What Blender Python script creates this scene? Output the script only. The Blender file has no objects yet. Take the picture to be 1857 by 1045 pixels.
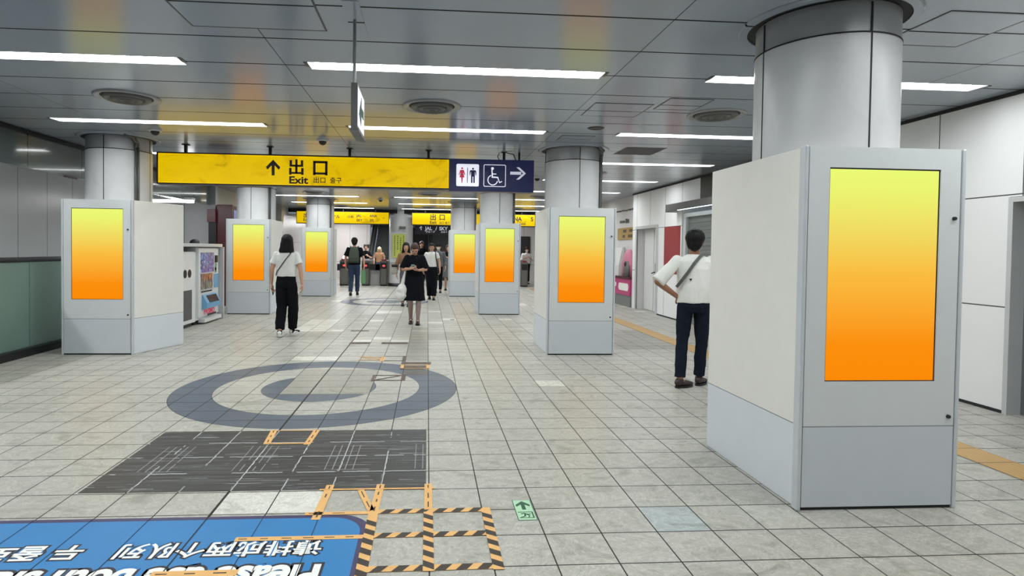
import bpy, bmesh, math, random
from mathutils import Vector, Matrix, noise
import numpy as np
random.seed(7)
PI = math.pi
scene = bpy.context.scene
C = scene.collection

# ------------------------------------------------------------------ camera, world, exposure
W_, H_ = 1857.0, 1045.0
cam_d = bpy.data.cameras.new('camera'); cam = bpy.data.objects.new('camera', cam_d); C.objects.link(cam)
R_ = Vector((0.9974799, -0.06982621, 0.01257606)); D_ = Vector((0.0109313, -0.02388736, -0.99965489)); F_ = Vector((0.07010252, 0.99727313, -0.02306387))
cam.matrix_world = Matrix(((R_.x, -D_.x, -F_.x, 0), (R_.y, -D_.y, -F_.y, 0), (R_.z, -D_.z, -F_.z, 1.4745), (0, 0, 0, 1)))
cam_d.sensor_fit = 'HORIZONTAL'; cam_d.sensor_width = 36.0
cam_d.lens = 1066.68 / W_ * 36.0
cam_d.shift_x = (W_ / 2 - 850.04) / W_
cam_d.shift_y = -(H_ / 2 - 477.9) / W_
cam_d.clip_start = 0.05; cam_d.clip_end = 200
scene.camera = cam
scene.view_settings.view_transform = 'Standard'; scene.view_settings.look = 'None'
scene.view_settings.gamma = 1.0; scene.view_settings.use_curve_mapping = False
scene.view_settings.exposure = 0.0
wd = bpy.data.worlds.new('world'); scene.world = wd; wd.use_nodes = True
wd.node_tree.nodes['Background'].inputs[0].default_value = (0.75, 0.85, 1, 1)
wd.node_tree.nodes['Background'].inputs[1].default_value = 0.25
LAMP = 27.0          # radiance of the ceiling tubes
CEIL = 3.0
TX0, TY0, TS = 0.0244, 3.5902, 0.3   # floor tile grid

# ------------------------------------------------------------------ materials
def lin(c):
    c /= 255.0
    return c / 12.92 if c <= 0.04045 else ((c + 0.055) / 1.055) ** 2.4
def rgb(r, g, b): return (lin(r), lin(g), lin(b), 1.0)

class NT:
    def __init__(s, name):
        s.m = bpy.data.materials.new(name); s.m.use_nodes = True
        s.t = s.m.node_tree; s.b = s.t.nodes['Principled BSDF']; s.out = s.t.nodes['Material Output']
    def n(s, typ, **k):
        x = s.t.nodes.new(typ)
        for a, v in k.items(): setattr(x, a, v)
        return x
    def l(s, a, b): s.t.links.new(a, b)
    def val(s, sock, v):
        if hasattr(v, 'default_value') or hasattr(v, 'links'): s.l(v, sock)
        else: sock.default_value = v
    def math(s, op, a, b=0.0, c=0.0):
        x = s.n('ShaderNodeMath', operation=op)
        for i, v in enumerate((a, b, c)):
            if i < len(x.inputs): s.val(x.inputs[i], v)
        return x.outputs[0]
    def mix(s, f, a, b):
        x = s.n('ShaderNodeMix', data_type='RGBA')
        s.val(x.inputs[0], f); s.val(x.inputs[6], a); s.val(x.inputs[7], b)
        return x.outputs[2]
    def obj(s):
        if not hasattr(s, '_o'):
            tc = s.n('ShaderNodeTexCoord'); s._o = tc.outputs['Object']
            sp = s.n('ShaderNodeSeparateXYZ'); s.l(s._o, sp.inputs[0]); s._xyz = sp.outputs
        return s._o
    def xyz(s, i): s.obj(); return s._xyz[i]
    def noise(s, scale, detail=3, rough=0.55, vec=None, stretch=None, dist=0.0):
        x = s.n('ShaderNodeTexNoise'); x.inputs['Scale'].default_value = scale
        x.inputs['Detail'].default_value = detail; x.inputs['Roughness'].default_value = rough
        x.inputs['Distortion'].default_value = dist
        v = vec or s.obj()
        if stretch:
            mp = s.n('ShaderNodeMapping'); mp.inputs['Scale'].default_value = stretch
            s.l(v, mp.inputs[0]); v = mp.outputs[0]
        s.l(v, x.inputs['Vector']); return x.outputs['Fac']
    def ramp(s, f, stops):
        x = s.n('ShaderNodeValToRGB'); s.l(f, x.inputs[0]); e = x.color_ramp.elements
        while len(e) < len(stops): e.new(0.5)
        for k, (p, c) in enumerate(stops): e[k].position = p; e[k].color = c if len(c) == 4 else (*c, 1)
        return x.outputs[0]
    def lines(s, coord, off, pitch, w):       # 1 on lines at off + k*pitch
        a = s.math('DIVIDE', s.math('SUBTRACT', coord, off), pitch)
        f = s.math('FRACT', s.math('ADD', s.math('FRACT', a), 1.5))
        d = s.math('ABSOLUTE', s.math('SUBTRACT', f, 0.5))
        return s.math('LESS_THAN', d, w / pitch / 2)
    def band(s, coord, lo, hi):
        return s.math('MULTIPLY', s.math('GREATER_THAN', coord, lo), s.math('LESS_THAN', coord, hi))
    def mx(s, a, b): return s.math('MAXIMUM', a, b)

def mat(name, col, rough=0.5, metal=0.0, var=0.06, nscale=6.0, coat=0.0, spec=0.5, bump=0.0, emit=None, estr=0.0):
    t = NT(name); b = t.b
    c2 = tuple(max(0, c * (1 - var * 2)) for c in col[:3]) + (1,)
    f = t.noise(nscale, 4)
    t.l(t.mix(f, col, c2), b.inputs['Base Color'])
    b.inputs['Roughness'].default_value = rough; b.inputs['Metallic'].default_value = metal
    b.inputs['Coat Weight'].default_value = coat; b.inputs['Specular IOR Level'].default_value = spec
    if bump:
        bp = t.n('ShaderNodeBump'); bp.inputs['Strength'].default_value = bump; bp.inputs['Distance'].default_value = 0.01
        t.l(t.noise(nscale * 4, 4), bp.inputs['Height']); t.l(bp.outputs[0], b.inputs['Normal'])
    if emit:
        b.inputs['Emission Color'].default_value = emit; b.inputs['Emission Strength'].default_value = estr
    return t.m

M = {}
def mk(name, *a, **k):
    M[name] = mat(name, *a, **k); return M[name]
mk('steel', rgb(150, 152, 155), 0.32, 0.8); mk('dark_steel', rgb(60, 62, 66), 0.35, 0.7); mk('chrome', rgb(200, 200, 205), 0.15, 1.0)
mk('black', rgb(24, 24, 27), 0.5); mk('black_frame', rgb(40, 30, 28), 0.4); mk('white_paint', rgb(225, 225, 225), 0.45)
mk('grey_rubber', rgb(88, 88, 88), 0.6); mk('conduit', rgb(96, 96, 95), 0.45); mk('dark_gap', rgb(30, 32, 34), 0.7)
mk('kiosk_edge', rgb(206, 211, 216), 0.35, 0.1); mk('screen_bezel', rgb(24, 26, 28), 0.3)
mk('red', rgb(150, 40, 50), 0.4); mk('maroon', rgb(84, 22, 36), 0.35); mk('maroon_dark', rgb(52, 20, 28), 0.4)
mk('navy', rgb(24, 30, 72), 0.4, emit=rgb(24, 30, 72), estr=0.35); mk('navy_ink', rgb(20, 16, 34), 0.5)
mk('sign_white', rgb(235, 235, 245), 0.4, emit=rgb(230, 230, 245), estr=0.75); mk('sign_red', rgb(200, 50, 84), 0.4, emit=rgb(200, 50, 84), estr=0.4)
mk('sign_ink', rgb(34, 16, 34), 0.5); mk('sign_blue', rgb(40, 46, 100), 0.5)
mk('orange_tape', rgb(238, 184, 112), 0.5, var=0.12, nscale=14); mk('tape_dark', rgb(54, 46, 40), 0.6); mk('brown_tape', rgb(98, 82, 70), 0.6, var=0.15)
mk('sticker_green', rgb(176, 214, 180), 0.4); mk('green_ink', rgb(12, 84, 58), 0.5)
mk('white_ink', rgb(240, 240, 236), 0.5, var=0.03); mk('blue_mat', rgb(18, 124, 190), 0.42, var=0.10, nscale=5); mk('mat_border', rgb(50, 44, 92), 0.42)
mk('pink', rgb(190, 62, 122), 0.4); mk('pink_light', rgb(206, 120, 150), 0.4); mk('gold', rgb(176, 146, 86), 0.4, 0.3)
mk('light_blue', rgb(112, 168, 206), 0.35); mk('vend_glass', rgb(70, 80, 130), 0.12, emit=rgb(110, 130, 200), estr=0.35)
mk('vend_white', rgb(222, 224, 226), 0.35); mk('gate_grey', rgb(120, 118, 112), 0.4, 0.4); mk('gate_green', rgb(110, 170, 120), 0.5)
mk('yellow_poster', rgb(200, 208, 100), 0.5); mk('poster_blue', rgb(100, 112, 160), 0.3, emit=rgb(100, 112, 160), estr=0.25)
mk('shutter', rgb(120, 124, 124), 0.5, 0.1); mk('escalator', rgb(36, 48, 46), 0.5); mk('light_grey', rgb(196, 198, 200), 0.4)
# people
mk('skin', rgb(206, 160, 134), 0.5, spec=0.35); mk('skin_tan', rgb(158, 112, 88), 0.5, spec=0.35); mk('hair', rgb(16, 15, 15), 0.6, spec=0.25, var=0.2, nscale=40)
mk('hair_brown', rgb(74, 44, 38), 0.5, var=0.2, nscale=40); mk('white_cloth', rgb(232, 232, 228), 0.85, var=0.03, bump=0.15); mk('black_cloth', rgb(16, 18, 24), 0.9, spec=0.15, bump=0.15)
mk('navy_denim', rgb(26, 33, 48), 0.9, spec=0.15, var=0.15, nscale=20, bump=0.2); mk('jeans', rgb(44, 66, 96), 0.85, var=0.2, nscale=14, bump=0.2)
mk('olive', rgb(66, 76, 62), 0.85, bump=0.2); mk('belt_brown', rgb(70, 46, 38), 0.5); mk('grey_strap', rgb(88, 90, 88), 0.7)
mk('black_leather', rgb(26, 24, 26), 0.4); mk('brown_leather', rgb(52, 40, 40), 0.45); mk('sole', rgb(226, 226, 224), 0.6); mk('lip', rgb(160, 84, 80), 0.5); mk('eye', rgb(24, 18, 16), 0.3)
mk('stocking', rgb(150, 132, 124), 0.6); mk('grey_cloth', rgb(104, 106, 110), 0.85); mk('tan_cloth', rgb(150, 112, 80), 0.85); mk('blue_cloth', rgb(40, 50, 90), 0.85); mk('pale_hair', rgb(214, 196, 150), 0.6)
mk('wicker', rgb(206, 200, 184), 0.7); mk('phone', rgb(150, 170, 168), 0.3); mk('mask', rgb(226, 230, 234), 0.8)

def m_lamp(name, strength, col=(1, 1, 1, 1)):
    m = bpy.data.materials.new(name); m.use_nodes = True; t = m.node_tree; t.nodes.clear()
    e = t.nodes.new('ShaderNodeEmission'); o = t.nodes.new('ShaderNodeOutputMaterial')
    e.inputs[0].default_value = col; e.inputs[1].default_value = strength
    t.links.new(e.outputs[0], o.inputs[0]); M[name] = m; return m
m_lamp('lamp_tube', LAMP, (0.955, 1.0, 0.99, 1)); m_lamp('lamp_cool', 5.0, (0.82, 1, 1, 1)); m_lamp('led_red', 4.0, rgb(255, 60, 60)); m_lamp('led_white', 2.5)
m_lamp('lamp_soft', 95.0); m_lamp('lamp_mild', 20.0)

def m_screen():
    t = NT('screen_gradient'); t.t.nodes.remove(t.b)
    c = t.ramp(t.math('DIVIDE', t.math('SUBTRACT', t.xyz(2), 0.745), 1.225),
               [(0.0, rgb(255, 140, 8)), (0.18, rgb(255, 146, 14)), (0.5, rgb(253, 190, 64)), (0.72, rgb(243, 224, 100)), (0.9, rgb(238, 248, 114)), (1.0, rgb(238, 254, 120))])
    e = t.n('ShaderNodeEmission'); t.l(c, e.inputs[0]); e.inputs[1].default_value = 0.97
    t.l(e.outputs[0], t.out.inputs[0]); M['screen'] = t.m
m_screen()

def m_kiosk():
    for nm, hi, lo in (('kiosk_front', rgb(214, 218, 220), rgb(204, 210, 217)), ('kiosk_side', rgb(236, 234, 228), rgb(220, 225, 232))):
        t = NT(nm); z = t.xyz(2)
        c = t.mix(t.math('LESS_THAN', z, 0.485), hi, lo)
        c = t.mix(t.band(z, 0.482, 0.488), c, rgb(130, 134, 138))
        n = t.noise(7, 5); c = t.mix(t.math('MULTIPLY', n, 0.10), c, rgb(120, 124, 124))
        t.l(c, t.b.inputs['Base Color']); t.b.inputs['Roughness'].default_value = 0.42
        bp = t.n('ShaderNodeBump'); bp.inputs['Strength'].default_value = 0.06; t.l(t.noise(260, 2), bp.inputs['Height']); t.l(bp.outputs[0], t.b.inputs['Normal'])
        M[nm] = t.m
m_kiosk()

def m_floor():
    t = NT('floor_tile'); x, y = t.xyz(0), t.xyz(1)
    att = t.n('ShaderNodeVertexColor'); att.layer_name = 'tile'
    base = att.outputs['Color']; over = att.outputs['Alpha']
    v = t.noise(3.2, 6, 0.62, dist=1.6, stretch=(1, 1.4, 1))
    v2 = t.noise(7.5, 5, 0.55, dist=3.2)
    mott = t.ramp(v, [(0.32, (0.66, 0.66, 0.62)), (0.5, (0.97, 0.97, 0.96)), (0.68, (0.78, 0.78, 0.75))])
    vein = t.ramp(v2, [(0.40, (0.86, 0.86, 0.85)), (0.485, (0.90, 0.90, 0.89)), (0.505, (1.14, 1.14, 1.14)), (0.53, (0.92, 0.92, 0.91)), (0.62, (0.78, 0.78, 0.76)), (0.68, (1.05, 1.05, 1.05))])
    mm = t.n('ShaderNodeMix', data_type='RGBA', blend_type='MULTIPLY'); mm.inputs[0].default_value = 1.0
    t.l(mott, mm.inputs[6]); t.l(vein, mm.inputs[7])
    m2 = t.n('ShaderNodeMix', data_type='RGBA', blend_type='MULTIPLY'); m2.inputs[0].default_value = 1.0
    t.l(base, m2.inputs[6]); t.l(mm.outputs[2], m2.inputs[7]); col = m2.outputs[2]
    ring = 0.0; edge = 0.0
    for cx, cy, k in ((-1.12, 6.285, 1.0), (-1.18, 16.5, 0.84)):
        dx, dy = t.math('SUBTRACT', x, cx), t.math('SUBTRACT', y, cy)
        r = t.math('SQRT', t.math('ADD', t.math('MULTIPLY', dx, dx), t.math('MULTIPLY', dy, dy)))
        q = t.mx(t.band(r, 1.05 * k, 1.44 * k), t.math('LESS_THAN', r, 0.585 * k)); ring = t.mx(ring, q) if ring else q
        for rr in (1.05 * k, 1.44 * k, 0.585 * k):
            e = t.band(r, rr - 0.004, rr + 0.004); edge = t.mx(edge, e) if edge else e
    keep = t.math('SUBTRACT', 1.0, over)          # vertex alpha 1: a replaced tile without the inlay
    ring = t.math('MULTIPLY', ring, keep); edge = t.math('MULTIPLY', edge, keep)
    slate = t.mix(v, rgb(90, 101, 114), rgb(66, 76, 90))
    col = t.mix(ring, col, slate); col = t.mix(edge, col, rgb(50, 54, 60))
    gx, gy = t.lines(x, TX0, TS, 0.0070), t.lines(y, TY0, TS, 0.0078)
    thick = t.math('MULTIPLY', t.band(x, TX0 - 1.2 - 0.008, TX0 - 1.2 + 0.008), 1.0)
    g = t.mx(t.mx(gx, gy), thick)
    col = t.mix(g, col, rgb(38, 36, 33))
    t.l(col, t.b.inputs['Base Color'])
    rr = t.math('ADD', t.math('MULTIPLY', t.noise(2.0, 3), 0.14), 0.32)
    t.l(t.math('ADD', rr, t.math('MULTIPLY', g, 0.3)), t.b.inputs['Roughness'])
    t.b.inputs['Specular IOR Level'].default_value = 0.30
    bp = t.n('ShaderNodeBump'); bp.inputs['Strength'].default_value = 0.25; bp.inputs['Distance'].default_value = 0.003
    t.l(t.math('SUBTRACT', 1.0, g), bp.inputs['Height']); t.l(bp.outputs[0], t.b.inputs['Normal'])
    M['floor'] = t.m
m_floor()

def m_ceiling():
    t = NT('ceiling_panel'); x, y = t.xyz(0), t.xyz(1)
    g = t.mx(t.lines(y, 5.04, 0.625, 0.02), t.lines(x, -4.0, 2.8, 0.006))
    n = t.noise(0.8, 3)
    col = t.mix(n, rgb(158, 168, 181), rgb(145, 154, 166)); col = t.mix(g, col, rgb(26, 28, 31)); t.l(t.math('SUBTRACT', 0.5, t.math('MULTIPLY', g, 0.45)), t.b.inputs['Specular IOR Level'])
    t.l(col, t.b.inputs['Base Color']); t.b.inputs['Metallic'].default_value = 0.0; t.b.inputs['IOR'].default_value = 1.5
    t.l(t.math('ADD', 0.17, t.math('MULTIPLY', g, 0.4)), t.b.inputs['Roughness'])
    bp = t.n('ShaderNodeBump'); bp.inputs['Strength'].default_value = 0.1; bp.inputs['Distance'].default_value = 0.01
    t.l(t.noise(1.6, 2, stretch=(1.6, 0.5, 1)), bp.inputs['Height']); t.l(bp.outputs[0], t.b.inputs['Normal'])
    M['ceiling'] = t.m
m_ceiling()

def m_wall(name, base, voff, vpitch, hl, axis=1, rough=0.4, line=rgb(70, 72, 75), w=0.012, coat=0.0, var=0.12):
    t = NT(name); y, z = t.xyz(axis), t.xyz(2)
    g = t.lines(y, voff, vpitch, w)
    for h in hl: g = t.mx(g, t.band(z, h - w / 2, h + w / 2))
    n = t.noise(1.3, 4, dist=0.6)
    col = t.mix(t.math('MULTIPLY', n, var), base, tuple(c * 0.55 for c in base[:3]) + (1,)); col = t.mix(g, col, line)
    t.l(col, t.b.inputs['Base Color']); t.b.inputs['Roughness'].default_value = rough; t.b.inputs['Coat Weight'].default_value = coat
    M[name] = t.m; return t.m
m_wall('wall_panel', rgb(238, 238, 240), 5.9, 0.9, (2.05, 1.0), var=0.06)
m_wall('wall_plain', rgb(216, 214, 216), 5.9, 20, (), rough=0.5)
m_wall('wall_stair', rgb(182, 186, 188), 6.9, 0.8, (), rough=0.35)
m_wall('wall_bulkhead', rgb(84, 92, 92), 8.31, 1.24, (), rough=0.12, coat=0.5, line=rgb(28, 30, 30), w=0.02)
m_wall('wall_marble', rgb(186, 184, 182), 15.4, 1.5, (1.7,), rough=0.35, var=0.5)
m_wall('wall_back', rgb(206, 202, 200), -5.6, 0.85, (0.8,), axis=0, rough=0.45)
m_wall('wall_cross', rgb(160, 162, 164), -6.0, 3.0, (), axis=0, rough=0.5)

def m_pillar():
    t = NT('pillar_panel'); z = t.xyz(2)
    n = t.noise(3, 5, dist=1.0); n2 = t.noise(2.2, 3, stretch=(1, 1, 0.35))
    col = t.mix(n, rgb(228, 228, 230), rgb(204, 204, 206)); col = t.mix(t.math('MULTIPLY', n2, 0.22), col, rgb(140, 142, 144))
    t.l(col, t.b.inputs['Base Color']); t.b.inputs['Roughness'].default_value = 0.34; t.b.inputs['Metallic'].default_value = 0.0
    M['pillar'] = t.m
m_pillar(); mk('pillar_band', rgb(160, 161, 164), 0.3, 0.2)

def m_glass():
    t = NT('frosted_glass'); y = t.xyz(1)
    col = t.mix(t.noise(0.9, 2), rgb(150, 180, 168), rgb(112, 138, 130))
    t.l(col, t.b.inputs['Base Color']); t.b.inputs['Roughness'].default_value = 0.28; t.b.inputs['Transmission Weight'].default_value = 0.35
    M['frosted_glass'] = t.m
m_glass()

def m_yellow(name, strength):
    t = NT(name)
    n = t.noise(1.6, 3, 0.6, dist=0.8, stretch=(1, 1, 2.2))
    c = t.ramp(n, [(0.28, rgb(160, 128, 0)), (0.40, rgb(222, 182, 0)), (0.58, rgb(228, 192, 0)), (0.72, rgb(208, 160, 0))])
    t.b.inputs['Base Color'].default_value = rgb(120, 100, 0); t.b.inputs['Specular IOR Level'].default_value = 0.15; t.l(c, t.b.inputs['Emission Color']); t.b.inputs['Emission Strength'].default_value = strength
    t.b.inputs['Roughness'].default_value = 0.4; M[name] = t.m
m_yellow('sign_yellow', 0.90)

def m_mat():
    t = NT('worn_black_mat'); x, y = t.xyz(0), t.xyz(1)
    n = t.noise(1.0, 4, 0.7, stretch=(0.9, 34, 1), dist=0.4); n2 = t.noise(1.0, 4, 0.6, stretch=(1.6, 80, 1))
    col = t.ramp(n, [(0.30, rgb(24, 26, 30)), (0.5, rgb(32, 34, 37)), (0.60, rgb(70, 72, 74)), (0.66, rgb(34, 36, 39))])
    brk = t.noise(3.0, 3, stretch=(1, 1, 1))
    scr = t.math('MULTIPLY', t.math('GREATER_THAN', n2, 0.63), t.math('GREATER_THAN', brk, 0.48))
    col = t.mix(t.math('MULTIPLY', scr, 0.75), col, rgb(176, 178, 180))
    wob = t.math('MULTIPLY', t.math('SUBTRACT', t.noise(16, 3), 0.5), 0.02)
    gx = t.lines(t.math('ADD', x, wob), TX0 + 0.004, TS, 0.011); gy = t.lines(t.math('ADD', y, wob), TY0 + 0.004, TS, 0.010)
    gg = t.math('MULTIPLY', t.mx(gx, gy), t.math('GREATER_THAN', t.noise(2.4, 3), 0.44))
    col = t.mix(gg, col, rgb(176, 180, 182))
    # worn outlines of lifted tape inside the tiles
    q = t.mx(t.band(t.math('ABSOLUTE', t.math('SUBTRACT', t.math('FRACT', t.math('DIVIDE', t.math('SUBTRACT', x, TX0), 0.6)), 0.5)), 0.425, 0.437),
             t.band(t.math('ABSOLUTE', t.math('SUBTRACT', t.math('FRACT', t.math('DIVIDE', t.math('SUBTRACT', x, TX0), 0.6)), 0.5)), 0.34, 0.35))
    q = t.math('MULTIPLY', q, t.math('MULTIPLY', t.band(y, 3.93, 4.42), t.math('GREATER_THAN', brk, 0.40)))
    col = t.mix(t.math('MULTIPLY', q, 0.7), col, rgb(150, 153, 155))
    gxx = t.lines(x, TX0, TS, 0.004); col = t.mix(gxx, col, rgb(26, 26, 28))
    t.l(col, t.b.inputs['Base Color']); t.b.inputs['Roughness'].default_value = 0.42
    M['worn_mat'] = t.m
m_mat()

def m_tactile():
    t = NT('tactile_strip'); x, y = t.xyz(0), t.xyz(1)
    g = t.lines(x, 3.97, 0.045, 0.014); gy = t.lines(y, TY0, TS, 0.008)
    col = t.mix(t.noise(6, 4), rgb(196, 160, 104), rgb(176, 140, 88)); col = t.mix(t.math('MULTIPLY', g, 0.35), col, rgb(150, 116, 70)); col = t.mix(gy, col, rgb(80, 66, 48))
    t.l(col, t.b.inputs['Base Color']); t.b.inputs['Roughness'].default_value = 0.5; M['tactile'] = t.m
m_tactile()

def m_shelf(name, cols, sx, sz):
    """printed rows of small drinks behind glass: procedural columns in mixed colours"""
    t = NT(name)
    vv = t.n('ShaderNodeTexVoronoi', distance='CHEBYCHEV'); vv.inputs['Scale'].default_value = 1; mp = t.n('ShaderNodeMapping'); mp.inputs['Scale'].default_value = (1, sx, sz)
    t.l(t.obj(), mp.inputs[0]); t.l(mp.outputs[0], vv.inputs['Vector'])
    sp = t.n('ShaderNodeSeparateColor'); t.l(vv.outputs['Color'], sp.inputs[0])
    c = t.ramp(sp.outputs[0], [(i / (len(cols) - 1), k) for i, k in enumerate(cols)])
    t.l(c, t.b.inputs['Base Color']); t.l(c, t.b.inputs['Emission Color']); t.b.inputs['Emission Strength'].default_value = 0.25; t.b.inputs['Roughness'].default_value = 0.15
    M[name] = t.m
m_shelf('drink_rows_blue', [rgb(24, 60, 130), rgb(60, 110, 180), rgb(16, 30, 60), rgb(110, 160, 205), rgb(30, 64, 120)], 26, 26)
m_shelf('drink_rows_brown', [rgb(50, 50, 90), rgb(110, 96, 72), rgb(140, 126, 96), rgb(40, 38, 54), rgb(90, 92, 110)], 26, 14)

# ------------------------------------------------------------------ geometry helpers
class MB:
    def __init__(s): s.v = []; s.f = []; s.mi = []; s.cur = 0
    def add(s, vs, fs):
        o = len(s.v); s.v += [tuple(v) for v in vs]; s.f += [tuple(i + o for i in f) for f in fs]; s.mi += [s.cur] * len(fs); return s
    def box(s, a, b):
        x0, y0, z0 = a; x1, y1, z1 = b
        return s.add([(x0, y0, z0), (x1, y0, z0), (x1, y1, z0), (x0, y1, z0), (x0, y0, z1), (x1, y0, z1), (x1, y1, z1), (x0, y1, z1)],
                     [(0, 3, 2, 1), (4, 5, 6, 7), (0, 1, 5, 4), (1, 2, 6, 5), (2, 3, 7, 6), (3, 0, 4, 7)])
    def quad(s, *p): return s.add(p, [(0, 1, 2, 3)])
    def prism(s, poly, z0, z1):      # poly in xy, counter-clockwise
        n = len(poly)
        return s.add([(x, y, z0) for x, y in poly] + [(x, y, z1) for x, y in poly],
                     [tuple(range(n - 1, -1, -1)), tuple(range(n, 2 * n))] + [(i, (i + 1) % n, n + (i + 1) % n, n + i) for i in range(n)])
    def ext(s, poly, o, U, V, d):    # polygon (u,v) in plane o+uU+vV, extruded by vector d
        o, U, V, d = Vector(o), Vector(U), Vector(V), Vector(d); n = len(poly)
        P = [o + U * u + V * v for u, v in poly]
        return s.add(P + [p + d for p in P], [tuple(range(n)), tuple(range(2 * n - 1, n - 1, -1))] + [(i, n + i, n + (i + 1) % n, (i + 1) % n) for i in range(n)])
    def lathe(s, c, prof, n=32, a0=0, a1=2 * PI):   # prof: (r,z)
        full = abs(a1 - a0 - 2 * PI) < 1e-6; m = n if full else n + 1; vs = []
        for i in range(m):
            a = a0 + (a1 - a0) * i / n
            for r, z in prof: vs.append((c[0] + r * math.sin(a), c[1] - r * math.cos(a), c[2] + z))
        k = len(prof); fs = []
        for i in range(n):
            j = (i + 1) % m
            for q in range(k - 1): fs.append((i * k + q, j * k + q, j * k + q + 1, i * k + q + 1))
        return s.add(vs, fs)
    def cyl(s, a, b, r, r2=None, n=16):
        a, b = Vector(a), Vector(b); r2 = r if r2 is None else r2
        t = (b - a).normalized(); u = t.orthogonal().normalized(); w = t.cross(u)
        P = [a + (u * math.cos(2 * PI * i / n) + w * math.sin(2 * PI * i / n)) * r for i in range(n)]
        Q = [b + (u * math.cos(2 * PI * i / n) + w * math.sin(2 * PI * i / n)) * r2 for i in range(n)]
        return s.add(P + Q, [tuple(range(n - 1, -1, -1)), tuple(range(n, 2 * n))] + [(i, (i + 1) % n, n + (i + 1) % n, n + i) for i in range(n)])
    def tube(s, pts, r, n=8):
        for a, b in zip(pts[:-1], pts[1:]): s.cyl(a, b, r, n=n)
        for p in pts[1:-1]: s.ball(p, (r, r, r), 8, 5)
        return s
    def ball(s, c, r, n=16, m=10, R=None):
        c = Vector(c); vs = [c + (R @ Vector((0, 0, r[2])) if R else Vector((0, 0, r[2])))]
        for j in range(1, m):
            ph = PI * j / m
            for i in range(n):
                a = 2 * PI * i / n; p = Vector((r[0] * math.sin(ph) * math.cos(a), r[1] * math.sin(ph) * math.sin(a), r[2] * math.cos(ph)))
                vs.append(c + (R @ p if R else p))
        vs.append(c + (R @ Vector((0, 0, -r[2])) if R else Vector((0, 0, -r[2]))))
        fs = [(0, 1 + i, 1 + (i + 1) % n) for i in range(n)]
        for j in range(m - 2):
            for i in range(n): fs.append((1 + j * n + i, 1 + (j + 1) * n + i, 1 + (j + 1) * n + (i + 1) % n, 1 + j * n + (i + 1) % n))
        L = len(vs) - 1; fs += [(L, 1 + (m - 2) * n + (i + 1) % n, 1 + (m - 2) * n + i) for i in range(n)]
        return s.add(vs, fs)
    def limb(s, pts, rad, n=14):     # cones with balls at the joints
        for k in range(len(pts) - 1): s.cyl(pts[k], pts[k + 1], rad[k], rad[k + 1], n)
        for p, r in zip(pts, rad): s.ball(p, (r, r, r), n, 8)
        return s
    def loft(s, rings, n=24):        # ring: (centre, rx, ry[, yaw]) stacked, each in a horizontal plane, or with explicit U,V
        vs = []; fs = []
        for rg in rings:
            c = Vector(rg[0]); U = Vector((1, 0, 0)); V = Vector((0, 1, 0))
            if len(rg) == 4:
                a = rg[3]; U = Vector((math.cos(a), math.sin(a), 0)); V = Vector((-math.sin(a), math.cos(a), 0))
            if len(rg) == 5: U, V = Vector(rg[3]).normalized(), Vector(rg[4]).normalized()
            for i in range(n):
                a = 2 * PI * i / n; ca, sa = math.cos(a), math.sin(a)
                k = 0.88; ca = math.copysign(abs(ca) ** k, ca); sa = math.copysign(abs(sa) ** k, sa)
                vs.append(c + U * (rg[1] * ca) + V * (rg[2] * sa))
        for k in range(len(rings) - 1):
            for i in range(n): fs.append((k * n + i, k * n + (i + 1) % n, (k + 1) * n + (i + 1) % n, (k + 1) * n + i))
        fs.append(tuple(range(n - 1, -1, -1))); L = (len(rings) - 1) * n; fs.append(tuple(range(L, L + n)))
        return s.add(vs, fs)
    def build(s, name, mats, parent=None, smooth=False, loc=None, bevel=0.0):
        me = bpy.data.meshes.new(name); me.from_pydata(s.v, [], s.f)
        ml = mats if isinstance(mats, (list, tuple)) else [mats]
        for m in ml: me.materials.append(M[m] if isinstance(m, str) else m)
        if len(ml) > 1: me.polygons.foreach_set('material_index', s.mi)
        if smooth: me.polygons.foreach_set('use_smooth', [True] * len(me.polygons))
        me.update()
        o = bpy.data.objects.new(name, me); C.objects.link(o)
        if parent: o.parent = parent
        if loc: o.location = loc
        if bevel:
            b = o.modifiers.new('bevel', 'BEVEL'); b.width = bevel; b.segments = 2; b.limit_method = 'ANGLE'
        return o

def auto(o, ang=40):
    me = o.data; me.polygons.foreach_set('use_smooth', [True] * len(me.polygons))
    me.set_sharp_from_angle(angle=math.radians(ang)); return o
def thing(name, label, cat, loc=(0, 0, 0), group=None, rz=0.0):
    o = bpy.data.objects.new(name, None); C.objects.link(o); o.location = loc; o.rotation_euler = (0, 0, rz)
    o.empty_display_size = 0.1; return tag(o, label, cat, group)
def tag(o, label, cat, group=None, kind=None):
    o['label'] = label; o['category'] = cat
    if group: o['group'] = group
    if kind: o['kind'] = kind
    return o
def struct(o): o['kind'] = 'structure'; return o

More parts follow.
